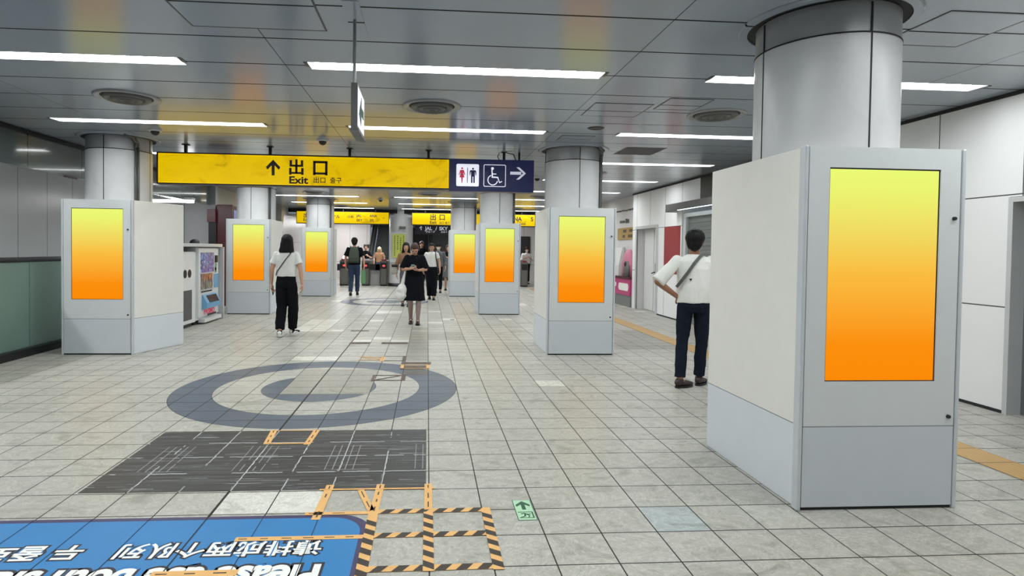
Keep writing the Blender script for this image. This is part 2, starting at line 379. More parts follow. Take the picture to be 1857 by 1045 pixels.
_txt = {}
def text(name, s, mtl, parent, o, U, V, size, bold=0.0, depth=0.001, align='CENTER', wx=1.0, lift=None):
    """lettering as a mesh; o = anchor, U = reading direction, V = up, normal = U x V"""
    key = (s, bold, align)
    if key not in _txt:
        cu = bpy.data.curves.new('t', 'FONT'); cu.body = s; cu.align_x = align; cu.align_y = 'CENTER'; cu.offset = bold; cu.resolution_u = 4; cu.fill_mode = 'BOTH'; cu.extrude = 0.02
        to = bpy.data.objects.new('t', cu); C.objects.link(to)
        bpy.context.view_layer.update()
        me = bpy.data.meshes.new_from_object(to.evaluated_get(bpy.context.evaluated_depsgraph_get()))
        bpy.data.objects.remove(to); _txt[key] = ([v.co.copy() for v in me.vertices], [tuple(p.vertices) for p in me.polygons])
    vs, fs = _txt[key]; o, U, V = Vector(o), Vector(U).normalized(), Vector(V).normalized(); N = U.cross(V)
    mb = MB(); mb.add([o + U * (v.x * size * wx) + V * (v.y * size) + N * (depth if v.z > 0 else 0) for v in vs], fs)
    return mb.build(name, mtl, parent)

def evalmesh(o):
    me = bpy.data.meshes.new_from_object(o.evaluated_get(bpy.context.evaluated_depsgraph_get())); return me

def remesh(name, mb, vox, mtl, parent, smooth=3, disp=None, extra=None):
    me = bpy.data.meshes.new(name); me.from_pydata(mb.v, [], mb.f)
    o = bpy.data.objects.new(name, me); C.objects.link(o)
    md = o.modifiers.new('r', 'REMESH'); md.mode = 'VOXEL'; md.voxel_size = vox
    bpy.context.view_layer.update()
    m2 = evalmesh(o); bpy.data.objects.remove(o)
    n = len(m2.vertices); co = np.empty(n * 3); m2.vertices.foreach_get('co', co); co = co.reshape(-1, 3)
    ne = len(m2.edges); ed = np.empty(ne * 2, dtype=np.int64); m2.edges.foreach_get('vertices', ed); ed = ed.reshape(-1, 2)
    deg = np.bincount(ed.ravel(), minlength=n).reshape(-1, 1).astype(float); deg[deg == 0] = 1
    for _ in range(smooth):
        s = np.zeros_like(co); np.add.at(s, ed[:, 0], co[ed[:, 1]]); np.add.at(s, ed[:, 1], co[ed[:, 0]])
        co = co * 0.4 + 0.6 * s / deg
    m2.vertices.foreach_set('co', co.ravel()); m2.update()
    if disp:
        nm = np.empty(n * 3); m2.vertices.foreach_get('normal', nm); nm = nm.reshape(-1, 3)
        d = np.array([disp(Vector(c)) for c in co]).reshape(-1, 1); co = co + nm * d
        m2.vertices.foreach_set('co', co.ravel()); m2.update()
    if extra:
        a = MB(); a.add([tuple(c) for c in co], [tuple(p.vertices) for p in m2.polygons]); a.add(extra.v, extra.f)
        m2 = bpy.data.meshes.new(name); m2.from_pydata(a.v, [], a.f); m2.update()
    m2.name = name; m2.materials.clear(); m2.materials.append(M[mtl]); m2.polygons.foreach_set('use_smooth', [True] * len(m2.polygons))
    ob = bpy.data.objects.new(name, m2); C.objects.link(ob); ob.parent = parent
    return ob

# ================================================================== SETTING
def tile_color(i, j):
    x0, y0 = TX0 + i * TS, TY0 + j * TS; rnd = random.Random(i * 977 + j * 131)
    v = 1 + rnd.uniform(-0.045, 0.045); c = [rgb(187, 185, 178)[k] * v for k in range(3)]; a = 0.0
    def g(r, gg, b, o=0.0):
        nonlocal c, a
        c = [q * v for q in rgb(r, gg, b)[:3]]; a = o
    if -5 <= i <= -3 and 8 <= j <= 11: g(164, 161, 152, 1.0)
    if i in (-4, -3) and j == -1: g(228, 226, 220)
    if i == 4 and j == -2: g(176, 184, 186)
    if 9 <= i <= 12 and 17 <= j <= 23: g(164, 161, 154)
    if i == -1 and 14 <= j <= 24: g(158, 155, 146)
    if 0 <= i <= 1 and 20 <= j <= 22: g(160, 158, 150)
    if i in (-4, -3, -2) and j in (19, 20): g(224, 222, 216) if (i + j) % 2 else g(196, 192, 180)
    if i == 1 and j == 29: g(230, 228, 224)
    if i in (-8, -7) and 23 <= j <= 28: g(222, 220, 212)
    if i in (-9, -8, -7, -6) and 21 <= j <= 22: g(176, 172, 164)
    if i in (-6, -5) and j == 14: g(224, 222, 216)
    if i in (-4, -3) and 33 <= j <= 34: g(232, 230, 226)
    if i in (-5, -4) and 30 <= j <= 31: g(168, 166, 160)
    if i == -1 and j == 11: g(96, 90, 84, 1.0)
    if j > 20 and rnd.random() < 0.07: g(*random.Random(i * 31 + j).choice([(176, 172, 164), (222, 219, 210)]))
    if i == 4 and j == 9: g(224, 222, 214)
    if i == 11 and j == 1: c = [q * 0.93 for q in c]
    return (*c, a)
def build_floor():
    me = bpy.data.meshes.new('floor'); vs = []; fs = []; cols = []
    for j in range(-42, 104):
        for i in range(-24 if j >= 21 else -18, 20):
            x0, y0 = TX0 + i * TS, TY0 + j * TS; k = len(vs)
            vs += [(x0, y0, 0), (x0 + TS, y0, 0), (x0 + TS, y0 + TS, 0), (x0, y0 + TS, 0)]
            fs.append((k, k + 1, k + 2, k + 3)); cols += list(tile_color(i, j)) * 4
    me.from_pydata(vs, [], fs); a = me.color_attributes.new('tile', 'FLOAT_COLOR', 'CORNER'); a.data.foreach_set('color', cols)
    me.materials.append(M['floor']); o = bpy.data.objects.new('floor', me); C.objects.link(o); struct(o)
build_floor()

LX = [(-4.55, -2.04), (-1.0, 1.49), (2.46, 4.97)]
LY = [5.045 + 2.5 * k for k in range(-2, 8)]
def build_ceiling():
    xs = [-5.5] + [v for p in LX for v in p] + [5.6]; ys = [-9.0]
    for y in LY: ys += [y - 0.095, y + 0.095]
    ys.append(23.3); mb = MB()
    for a in range(len(xs) - 1):
        for b in range(len(ys) - 1):
            if a % 2 == 1 and b % 2 == 1: continue
            mb.quad((xs[a], ys[b], CEIL), (xs[a], ys[b + 1], CEIL), (xs[a + 1], ys[b + 1], CEIL), (xs[a + 1], ys[b], CEIL))
    struct(mb.build('ceiling', 'ceiling'))
    mb = MB().box((-7.4, 9.8, 3.0), (-5.45, 15.0, 3.05)); struct(mb.build('ceiling_alcove', 'wall_plain'))
    mb = MB().box((-7.4, -9, 3.0), (-5.45, 9.8, 3.05)); struct(mb.build('ceiling_stairwell', 'wall_plain'))
    mb = MB().box((-6, 23.3, 2.72), (6, 34.9, 2.8)); struct(mb.build('ceiling_concourse_end', 'wall_plain'))
build_ceiling()
struct(MB().box((-5.6, 23.25, 2.86), (5.6, 23.4, 3.02)).build('trim_1', 'dark_gap'))

# right wall, built round its two door openings and the shop opening
XR = 5.4
mb = MB()
for (y0, y1, z0, z1) in ((-9, 3.9, 0, CEIL), (3.9, 5.12, 2.03, CEIL), (5.12, 8.0, 0, CEIL), (8.0, 12.2, 2.5, CEIL), (12.2, 13.55, 0, CEIL), (13.55, 14.9, 2.08, CEIL), (14.9, 15.2, 0, CEIL)):
    mb.box((XR, y0, z0), (XR + 0.14, y1, z1))
struct(mb.build('wall_right', 'wall_panel'))
mb = MB().box((5.56, 15.2, 0), (5.7, 23.3, CEIL)); struct(mb.build('wall_right_recess', 'wall_plain'))
struct(MB().box((5.7, 23.3, 0), (5.85, 34.9, 2.72)).build('wall_right_end', 'wall_marble'))
struct(MB().box((XR - 0.004, 12.26, 1.0), (XR + 0.001, 13.12, 2.045)).build('trim_2', 'red'))
struct(MB().box((XR - 0.02, -9, 2.965), (XR + 0.01, 15.2, CEIL)).build('trim_3', 'dark_gap'))
struct(MB().box((5.42, -9, 0), (5.395, 3.9, 0.03)).box((5.395, 5.12, 0), (5.42, 8.0, 0.03)).box((5.395, 12.2, 0), (5.42, 13.55, 0.03)).build('baseboard_right', 'dark_gap'))
# recess of the far door, then the door itself
struct(MB().box((XR + .003, 14.88, 0), (5.75, 14.96, 2.06)).box((XR + .003, 13.5, 0), (5.75, 13.57, 2.06)).box((XR + .003, 13.57, 2.06), (5.75, 14.88, 2.12)).build('door_1_recess', 'wall_plain'))
def door(name, x, y0, y1, z1, mtl, handle=True, groove=True):
    r = MB().box((x, y0, 0.01), (x + 0.05, y1, z1)).build(name, mtl); struct(r)
    if groove:
        MB().box((x - 0.003, (y0 + y1) / 2 - 0.006, 0.02), (x, (y0 + y1) / 2 + 0.006, z1)).build('door_groove', 'dark_gap', r)
    if handle:
        h = MB().box((x - 0.03, y0 + 0.42, 0.93), (x, y0 + 0.5, 1.2)); h.cyl((x - 0.07, y0 + 0.46, 0.98), (x - 0.07, y0 + 0.6, 0.95), 0.013); h.cyl((x, y0 + 0.46, 0.98), (x - 0.07, y0 + 0.46, 0.98), 0.012)
        h.build('door_handle', 'black', r)
    return r
d1 = door('door_1', 5.6, 13.58, 14.87, 2.05, 'white_paint')
MB().box((5.597, 13.72, 1.62), (5.6, 13.86, 1.66)).box((5.597, 13.72, 1.5), (5.6, 13.84, 1.53)).build('door_label', 'grey_rubber', d1)
f = MB().box((XR - 0.02, 13.47, 0), (XR + 0.02, 13.57, 2.06)).box((XR - 0.02, 14.88, 0), (XR + 0.02, 14.95, 2.06)).box((XR - 0.02, 13.47, 2.06), (XR + 0.02, 14.95, 2.13))
f.build('door_frame', 'light_grey', d1)
d2 = door('door_2', 5.52, 3.95, 5.07, 1.98, 'steel', handle=True, groove=False)
MB().box((XR - 0.02, 5.07, 0), (XR + 0.12, 5.115, 1.98)).box((XR - 0.02, 3.905, 0), (XR + 0.12, 3.95, 1.98)).box((XR - 0.02, 3.905, 1.98), (XR + 0.12, 5.115, 2.025)).build('door_frame', 'light_grey', d2)
# shop opening with its lowered shutter
struct(MB().box((5.55, 7.9, 2.25), (6.2, 12.2, 2.3)).box((6.2, 7.9, 0), (6.3, 12.3, 3.0)).box((XR + .004, 12.185, 0), (6.2, 12.25, 2.49)).box((XR + .004, 7.9, 0), (6.2, 8.012, 2.49)).build('wall_right_shop', 'wall_plain'))
sh = MB()
for k in range(28): sh.box((5.47 + 0.008 * (k % 2), 8.02, 0.01 + k * 0.08), (5.5, 12.05, 0.01 + k * 0.08 + 0.078))
r = thing('roller_shutter', 'lowered grey roller shutter closing the shop front in the right wall', 'shutter', (5.5, 10.0, 0))
o = sh.build('curtain', 'shutter', r, loc=(-5.5, -10.0, 0)); MB().box((5.42, 12.05, 0), (5.52, 12.18, 2.22)).box((5.42, 8.02, 2.22), (5.52, 12.18, 2.3)).build('guide_frame', 'light_grey', r, loc=(-5.5, -10.0, 0))
r = thing('shop_canopy_light', 'projecting grey canopy box with lit fluorescent tube over the roller shutter', 'light', (5.3, 10.7, 2.35))
L = (-5.3, -10.7, -2.35)
MB().box((5.14, 8.4, 2.44), (5.4, 12.45, 2.5)).box((5.14, 8.4, 2.36), (5.18, 12.45, 2.44)).build('canopy', 'grey_rubber', r, loc=L)
MB().box((5.13, 12.44, 2.34), (5.4, 12.47, 2.51)).build('end_cap', 'light_grey', r, loc=L)
MB().cyl((5.26, 8.5, 2.385), (5.26, 12.1, 2.385), 0.022).build('fluorescent_tube', 'lamp_cool', r, loc=L)
o = MB().box((5.385, 8.0, 2.52), (5.4, 11.35, 2.96)).build('louvre_panel', 'black'); tag(o, 'black louvre panel high on right wall above the canopy light', 'panel')

# left side: frosted glass balustrade over the stairwell, dark bulkhead above, stair walls beyond
struct(MB().box((-5.5, -9, 2.5), (-5.36, 14.9, CEIL)).build('wall_left_bulkhead', 'wall_bulkhead'))
struct(MB().box((-5.37, -9, 2.95), (-5.3, 14.9, 2.985)).build('trim_4', 'dark_gap'))
struct(MB().box((-7.35, -9, -3), (-7.2, 15.1, CEIL)).build('wall_left_stairwell', 'wall_stair'))
struct(MB().box((-7.3, 15.0, 0), (-5.25, 15.15, CEIL)).build('wall_left_alcove', 'wall_cross'))
struct(MB().box((-7.3, 9.7, -3), (-5.4, 9.85, 0)).build('wall_left_pit', 'wall_cross'))
struct(MB().box((-5.6, 15.15, 0), (-5.4, 23.3, CEIL)).box((-5.6, 23.3, 0), (-5.4, 34.9, 2.72)).build('wall_left', 'wall_marble'))
struct(MB().box((-7.3, -9, -3.1), (-5.2, 9.8, -3.0)).build('floor_stairwell', 'wall_cross'))
struct(MB().box((-5.4, 21.2, 0), (-5.15, 21.5, CEIL)).build('wall_left_pilaster', 'pillar_band'))
r = thing('glass_balustrade', 'frosted green glass balustrade with dark tube rail along the left stairwell', 'balustrade', (-5.33, 3, 0))
L = (5.33, -3, 0); y = -8.9; edges = [8.27 - 1.25 * k for k in range(14)] + [9.6]
for a, b in ((8.285, 9.6), *[(8.27 - 1.25 * (k + 1) + 0.012, 8.27 - 1.25 * k) for k in range(13)]):
    MB().box((-5.345, a, 0.1), (-5.325, b, 1.26)).build('glass_panel', 'frosted_glass', r, loc=L)
MB().cyl((-5.33, -8.9, 1.27), (-5.33, 9.6, 1.27), 0.035).build('top_rail', 'dark_steel', r, loc=L)
MB().box((-5.4, -8.9, 0.0), (-5.22, 9.65, 0.1)).build('kerb', 'black', r, loc=L)
struct(MB().box((-7.4, -9.2, -3), (5.7, -9.0, 3.1)).build('wall_rear', 'wall_cross'))

# far end
struct(MB().box((-5.6, 30.0, 0), (-2.9, 30.15, 2.75)).box((2.6, 28.0, 0), (5.8, 28.15, 2.75)).build('wall_back', 'wall_back'))
struct(MB().box((-2.9, 34.6, 0), (2.6, 34.8, 2.75)).build('wall_back_dark', 'black'))
struct(MB().box((2.5, 24.6, 0), (2.6, 34.6, 2.75)).build('wall_back_side', 'wall_back'))

# ================================================================== CEILING FIXTURES
rown = {k: w for k, w in zip(range(0, 8), ('nearest', 'second', 'third', 'fourth', 'fifth', 'sixth', 'seventh', 'eighth'))}
for yi, y in enumerate(LY):
    for xi, (a, b) in enumerate(LX):
        r = thing('ceiling_light', '', 'light', ((a + b) / 2, y, CEIL), 'recessed strip lights in the ceiling')
        k = yi - 2
        side = ('left', 'middle', 'right')[xi]
        if k >= 0: r['label'] = 'white recessed strip ceiling light, %s one of the %s row from the camera' % (side, rown[k])
        else: r['label'] = 'white recessed strip ceiling light, %s one in row %s behind the camera' % (side, ('one', 'two', 'three', 'four', 'five')[-k - 1])
        hx, hy, d = (b - a) / 2, 0.095, 0.04
        t = MB(); t.quad((-hx, -hy, 0), (-hx + .03, -hy, d), (hx - .03, -hy, d), (hx, -hy, 0)); t.quad((-hx, hy, 0), (hx, hy, 0), (hx - .03, hy, d), (-hx + .03, hy, d))
        t.quad((-hx, -hy, 0), (-hx, hy, 0), (-hx + .03, hy, d), (-hx + .03, -hy, d)); t.quad((hx, -hy, 0), (hx - .03, -hy, d), (hx - .03, hy, d), (hx, hy, 0))
        t.build('housing', 'white_paint', r)
        MB().quad((-hx + .03, -hy, d), (hx - .03, -hy, d), (hx - .03, hy, d), (-hx + .03, hy, d)).build('diffuser', 'lamp_tube', r)
        MB().box((-hx - 0.035, -hy - 0.004, -0.004), (-hx, hy * 0.2, 0.006)).build('end_clip', 'dark_steel', r); MB().box((hx, -hy - 0.004, -0.004), (hx + 0.035, hy * 0.2, 0.006)).build('end_clip', 'dark_steel', r)

def vent(x, y, R, label):
    r = thing('ceiling_vent', label, 'vent', (x, y, CEIL), 'round ceiling air vents')
    for k, (rr, z) in enumerate(((1.0, -0.02), (0.72, -0.035), (0.47, -0.045), (0.24, -0.05))):
        p = [(R * rr, 0.0), (R * rr, z * 0.6), (R * (rr - 0.07), z), (R * (rr - 0.2), z * 0.25), (R * (rr - 0.22), 0.0)]
        o = MB().lathe((0, 0, 0), p, 40).build('cone_ring', 'conduit' if k else 'pillar_band', r, smooth=True)
    o = MB().lathe((0, 0, -0.002), [(0.0, 0), (R * 0.98, 0)], 40).build('duct', 'dark_gap', r)
for j, w in enumerate(('nearest', 'second', 'third', 'fourth')):
    y = 6.32 + 5.0 * j
    vent(-3.1, y, 0.31, 'round grey ceiling air vent, left of the %s row of vents' % w)
    vent(0.03, y, 0.31, 'round grey ceiling air vent, middle of the %s row of vents' % w)
    vent(3.16, y, 0.31, 'round grey ceiling air vent, right of the %s row of vents' % w)
def hatch(x0, x1, y0, y1, label, fill='ceiling'):
    r = thing('ceiling_hatch', label, 'hatch', ((x0 + x1) / 2, (y0 + y1) / 2, CEIL)); hx, hy, w = (x1 - x0) / 2, (y1 - y0) / 2, 0.012
    MB().box((-hx, -hy, -0.004), (hx, -hy + w, 0.01)).box((-hx, hy - w, -0.004), (hx, hy, 0.01)).box((-hx, -hy + w, -0.004), (-hx + w, hy - w, 0.01)).box((hx - w, -hy + w, -0.004), (hx, hy - w, 0.01)).build('frame', 'dark_steel' if fill == 'ceiling' else 'conduit', r)
    MB().box((-hx + w, -hy + w, -0.003), (hx - w, hy - w, 0.01)).build('panel', fill, r)
hatch(1.70, 2.32, 5.96, 6.54, 'square access hatch in ceiling right of the middle vent, left of two'); hatch(2.38, 2.83, 5.70, 6.15, 'small square access hatch in ceiling beside the right round vent')
hatch(-1.64, -0.72, 3.30, 4.23, 'large square access hatch in ceiling nearest the camera'); hatch(3.23, 3.83, 3.47, 4.07, 'square access hatch in ceiling right of the nearest pillar')
hatch(2.88, 3.48, 8.42, 9.05, 'dark square air grille in ceiling right of the second right pillar', 'black')
hatch(1.75, 2.2, 7.68, 8.05, 'small faint hatch in ceiling before the second right pillar')
o = MB().lathe((2.06, 7.18, CEIL), [(0.0, -0.004), (0.075, -0.006), (0.085, -0.012), (0.10, -0.003), (0.10, 0)], 28).build('ceiling_downlight', ['black'], smooth=True); tag(o, 'small round black ceiling speaker beyond the square hatches', 'downlight')  # a downlight, modelled as an unlit black disc
def dome(x, y, label):
    r = thing('security_camera', label, 'camera', (x, y, CEIL), 'dome cameras on the ceiling')
    MB().lathe((0, 0, 0), [(0.085, 0), (0.085, -0.02), (0.05, -0.025), (0, -0.025)], 20).build('mount', 'light_grey', r, smooth=True)
    MB().ball((0, 0, -0.025), (0.055, 0.055, 0.055), 14, 8).build('dome', 'black', r, smooth=True)
dome(-3.58, 8.02, 'small dark dome camera on ceiling right of the left near pillar'); dome(-1.49, 8.45, 'small dark dome camera on ceiling above the yellow exit sign')
dome(2.26, 12.15, 'small dark dome camera on ceiling right of the navy toilet sign'); dome(-1.47, 18.4, 'dark round detector on ceiling before the far left yellow sign')
r = thing('hanging_exit_sign', 'small double-sided green and white exit sign hanging from a thin rod', 'sign', (-0.5, 4.0, CEIL))
MB().cyl((0.0, 0.0, 0), (0.0, 0.0, -0.42), 0.011).build('rod', 'steel', r)
MB().box((-0.05, -0.3, -0.004), (0.06, 0.3, 0.0)).build('ceiling_plate', 'ceiling', r)
MB().box((-0.02, -0.01, -0.725), (0.022, 0.4, -0.42)).box((-0.03, -0.015, -0.737), (0.032, 0.41, -0.722)).build('housing', 'conduit', r)
q = MB().box((0.0222, 0.01, -0.70), (0.025, 0.385, -0.44)).build('sign_face', 'sign_white', r)
MB().ext([(0.06, 0.09), (0.19, 0.23), (0.19, 0.16), (0.33, 0.16), (0.33, 0.1), (0.19, 0.1), (0.19, 0.03)], (0.026, 0.0, -0.70), (0, 1, 0), (0, 0, 1), (0.002, 0, 0)).build('arrow', 'green_ink', q)

# ================================================================== PILLARS
def pillar(x, y, label, cond=True, rad=0.42):
    r = thing('pillar', label, 'pillar', (x, y, 0))
    o = MB().lathe((0, 0, 0), [(rad, 0), (rad, 2.80)], 64).build('shaft', 'pillar', r, smooth=True)
    MB().lathe((0, 0, 0), [(rad - 0.004, 2.80), (rad - 0.004, 2.99)], 64).build('top_band', 'pillar_band', r, smooth=True)
    MB().lathe((0, 0, 0), [(rad + 0.002, 2.796), (rad + 0.003, 2.806)], 64).build('band_joint', 'dark_gap', r, smooth=True)
    o = MB().lathe((0, 0, 0), [(rad + 0.05, 2.998), (rad + 0.05, 2.985), (rad + 0.10, 2.985), (rad + 0.11, 2.998)], 64).build('ceiling_ring', 'ceiling', r); auto(o)
    MB().lathe((0, 0, 0), [(rad - 0.01, 2.996), (rad + 0.05, 2.996)], 64).build('ceiling_gap', 'dark_gap', r)
    s = MB()
    for a in (0, PI / 2, PI, 3 * PI / 2):
        s.box((-0.005, -rad - 0.0015, 0), (0.005, -rad + 0.01, 2.98)) if a == 0 else s.add([(math.cos(a) * px - math.sin(a) * py, math.sin(a) * px + math.cos(a) * py, pz) for px, py, pz in
            [(-.005, -rad - .0015, 0), (.005, -rad - .0015, 0), (.005, -rad + .01, 0), (-.005, -rad + .01, 0), (-.005, -rad - .0015, 2.98), (.005, -rad - .0015, 2.98), (.005, -rad + .01, 2.98), (-.005, -rad + .01, 2.98)]],
            [(0, 3, 2, 1), (4, 5, 6, 7), (0, 1, 5, 4), (1, 2, 6, 5), (2, 3, 7, 6), (3, 0, 4, 7)])
    s.build('panel_seam', 'dark_gap', r)
    if cond:
        a = math.radians(55); P = lambda rr, z, da=0: (rr * math.sin(a + da), -rr * math.cos(a + da), z)
        for da in (-0.045, 0.045):
            MB().tube([P(rad + 0.02, 1.9, da), P(rad + 0.02, 2.84, da), P(rad + 0.03, 2.90, da * .6), P(rad + 0.06, 2.965, -0.15 + da), P(rad + 0.10, 2.985, -0.4)], 0.016).build('conduit', 'conduit', r, smooth=True)
    return r
pillar(2.62, 3.77, 'round pale grey pillar nearest the camera, rising from the largest kiosk', cond=False)
pillar(-4.41, 8.78, 'round pale grey pillar at far left, beside the yellow exit sign')
pillar(2.18, 8.80, 'round pale grey pillar right of the navy toilet sign'); pillar(-3.90, 13.74, 'round pale grey pillar behind the yellow exit sign, left of the dark-haired woman')
pillar(1.645, 13.9, 'round pale grey pillar under the navy toilet sign'); pillar(-3.34, 18.6, 'round pale grey pillar covering the left far yellow sign')
pillar(1.155, 19.0, 'round pale grey pillar covering the middle far yellow sign')
r = thing('pillar', 'broad white pillar at the ticket gates carrying a yellow-green notice', 'pillar', (-1.065, 23.7, 0))
MB().lathe((0, 0, 0), [(0.47, 0), (0.47, CEIL)], 48).build('shaft', 'pillar', r, smooth=True)
MB().lathe((0, 0, 0), [(0.50, 0), (0.50, 0.12), (0.47, 0.12)], 48).build('base', 'dark_steel', r, smooth=True)
MB().box((-0.05, -0.53, 2.25), (0.2, -0.46, 2.36)).build('small_plate', 'conduit', r)
MB().box((-0.4, -0.52, 0.95), (0.25, -0.47, 2.12)).build('notice_board', 'light_grey', r)
r = thing('wall_notice', 'yellow-green notice with vertical lines of text on the white gate pillar', 'notice', (-1.12, 23.17, 1.6))
MB().box((-0.25, -0.012, -0.47), (0.25, 0.0, 0.46)).build('sheet', 'yellow_poster', r)
rn = random.Random(3); ink = MB()
for q, (n_, top) in enumerate(((5, .36), (8, .30), (7, .36), (10, .36))):     # four unreadable vertical lines of characters
    for w in range(n_):
        cx, cz = 0.18 - q * 0.115, top - w * 0.08
        for u in range(3):
            zz = cz - 0.022 + u * 0.022; hw = rn.uniform(0.012, 0.03); ink.box((cx - hw, -0.0135, zz - 0.005), (cx + hw, -0.012, zz + 0.005))
        hh = rn.uniform(0.015, 0.028); xx = cx + rn.uniform(-0.015, 0.015); ink.box((xx - 0.005, -0.0135, cz - hh), (xx + 0.005, -0.012, cz + hh))
ink.build('lettering', 'navy_ink', r)

# ================================================================== KIOSKS
def kiosk(x0, x1, y, label, depth=1.12, slant=None):
    """white two-tone cabinet round a pillar with an upright screen in its front door"""
    w = x1 - x0; r = thing('display_kiosk', label, 'kiosk', ((x0 + x1) / 2, y, 0), 'digital display kiosks around the pillars')
    hx = w / 2; z1 = 2.088; bx = hx - 0.02
    bR = (bx, depth) if slant is None else slant
    b = MB(); sidey = 0.028
    b.prism([(-bx, sidey), (bx, sidey), (bR[0], bR[1]), (-bx, bR[1])], 0.001, z1)
    b.build('body', 'kiosk_side', r, bevel=0.006)
    # front door as a frame round the screen opening
    sx0, sx1, sz0, sz1 = -0.335, 0.335, 0.745, 1.97; fx = hx - 0.028; y0, y1 = 0.0, 0.03
    d = MB(); d.box((-fx, y0, 0.02), (fx, y1, sz0)); d.box((-fx, y0, sz1), (fx, y1, z1)); d.box((-fx, y0, sz0), (sx0, y1, sz1)); d.box((sx1, y0, sz0), (fx, y1, sz1))
    door_ = d.build('front_door', 'kiosk_front', r)
    for sx in (-1, 1):
        MB().box((sx * hx - (0.0 if sx < 0 else 0.022), -0.006, 0.0), (sx * hx + (0.022 if sx < 0 else 0.0), 0.05, z1 + 0.002)).build('corner_post', 'kiosk_edge', r, bevel=0.006)
    MB().box((-fx - 0.005, 0.012, 0.0), (fx + 0.005, 0.03, 0.02)).build('plinth_gap', 'dark_gap', r)
    s = MB().box((sx0, 0.006, sz0), (sx0 + 0.006, 0.03, sz1)).box((sx1 - 0.006, 0.006, sz0), (sx1, 0.03, sz1)).box((sx0, 0.006, sz0), (sx1, 0.03, sz0 + 0.006)).box((sx0, 0.006, sz1 - 0.008), (sx1, 0.03, sz1))
    s.build('screen_bezel', 'screen_bezel', r)
    MB().box((sx0 + 0.006, 0.008, sz0 + 0.006), (sx1 - 0.006, 0.029, sz1 - 0.008)).build('screen', 'screen', r)
    for z in (1.69, 0.54):
        MB().cyl((fx - 0.035, 0.004, z), (fx - 0.035, -0.012, z), 0.012, 0.010, 14).build('lock', 'dark_steel', door_)
    return r
kiosk(2.125, 3.095, 3.2, 'largest white display kiosk with glowing yellow-orange screen, nearest at the right', depth=1.13)
kiosk(-4.875, -3.955, 8.21, 'white display kiosk with yellow-orange screen beside the glass balustrade', slant=(0.755, 0.92))
kiosk(1.69, 2.665, 8.19, 'white display kiosk with yellow-orange screen left of the man with hand on hip')
kiosk(-4.385, -3.43, 13.17, 'white display kiosk with yellow-orange screen between vending machine and dark-haired woman')
kiosk(1.16, 2.12, 13.33, 'white display kiosk with yellow-orange screen under the navy sign, larger of two side by side')
kiosk(-3.82, -2.91, 18.15, 'white display kiosk with yellow-orange screen between dark-haired woman and backpacker')
kiosk(0.67, 1.64, 18.45, 'smallest white display kiosk with yellow-orange screen, right of the walking crowd')

# ================================================================== OVERHEAD SIGNS
def exit_glyphs(mb, ox, oz, w, o, d=0.003):
    """the two characters 出口 drawn as strokes, lower left corner at (ox, oz), each w wide"""
    y0, y1 = o - d, o
    k = w
    def st(a, b, c, e): mb.box((ox + a * k, y0, oz + b * k), (ox + c * k, y1, oz + e * k))
    st(.42, .06, .58, 1.08); st(.03, .56, .97, .70); st(.03, .70, .20, 1.02); st(.80, .70, .97, 1.02)
    st(0, 0, .17, .48); st(.83, 0, 1, .48); st(.17, .06, .83, .19)
def kuchi(mb, ox, oz, w, o, d=0.003):
    y0, y1 = o - d, o
    mb.box((ox, y0, oz), (ox + .17 * w, y1, oz + w)); mb.box((ox + .83 * w, y0, oz), (ox + w, y1, oz + w)); mb.box((ox, y0, oz + .84 * w), (ox + w, y1, oz + w)); mb.box((ox, y0, oz + .05 * w), (ox + w, y1, oz + .2 * w))
SY = 9.05
r = thing('overhead_sign', 'long lit yellow exit sign with navy toilet section hanging from the ceiling', 'sign', (-1.2, SY, 2.86))
L = (1.2, -SY, -2.86)
MB().box((-4.02, SY - .004, 2.395), (0.319, SY + 0.16, 2.872)).build('case', 'black_frame', r, loc=L)
MB().box((-3.985, SY - 0.006, 2.425), (-0.035, SY, 2.842)).build('yellow_panel', 'sign_yellow', r, loc=L)
MB().box((-0.02, SY - 0.006, 2.425), (0.305, SY, 2.842)).build('yellow_panel', 'sign_yellow', r, loc=L)
nv = MB().box((0.32, SY - 0.004, 2.375), (1.63, SY + 0.16, 2.87)).build('navy_panel', 'navy', r, loc=L)
bd = MB()
for a, b in ((-3.992, -0.03), (-0.025, 0.312)): bd.box((a, SY - 0.008, 2.842), (b, SY, 2.85)).box((a, SY - 0.008, 2.417), (b, SY, 2.425)).box((a, SY - 0.008, 2.417), (a + .007, SY, 2.85)).box((b - .007, SY - 0.008, 2.417), (b, SY, 2.85))
m_yellow('sign_yellow_rim', 1.25); bd.build('yellow_rim', 'sign_yellow_rim', r, loc=L)
g = MB(); exit_glyphs(g, -2.09, 2.572, 0.215, SY - 0.006); kuchi(g, -1.735, 2.572, 0.215, SY - 0.006); g.build('lettering', 'sign_ink', r, loc=L)
MB().ext([(-.022, 0), (.022, 0), (.022, .15), (.085, .085), (.105, .125), (0, .235), (-.105, .125), (-.085, .085), (-.022, .15)], (-2.325, SY - 0.009, 2.555), (1, 0, 0), (0, 0, 1), (0, 0.003, 0)).build('arrow', 'sign_ink', r, loc=L)
o = text('lettering', 'Exit', 'sign_ink', r, (-2.095, SY - 0.006, 2.488), (1, 0, 0), (0, 0, 1), 0.150, bold=0.030, depth=0.003, align='LEFT', wx=1.22); o.location = L
for s, x in (('出口', -1.735), ('출구', -1.485)):
    o = text('lettering', s, 'sign_ink', r, (x, SY - 0.006, 2.492), (1, 0, 0), (0, 0, 1), 0.098, bold=0.012, depth=0.003, align='LEFT'); o.location = L
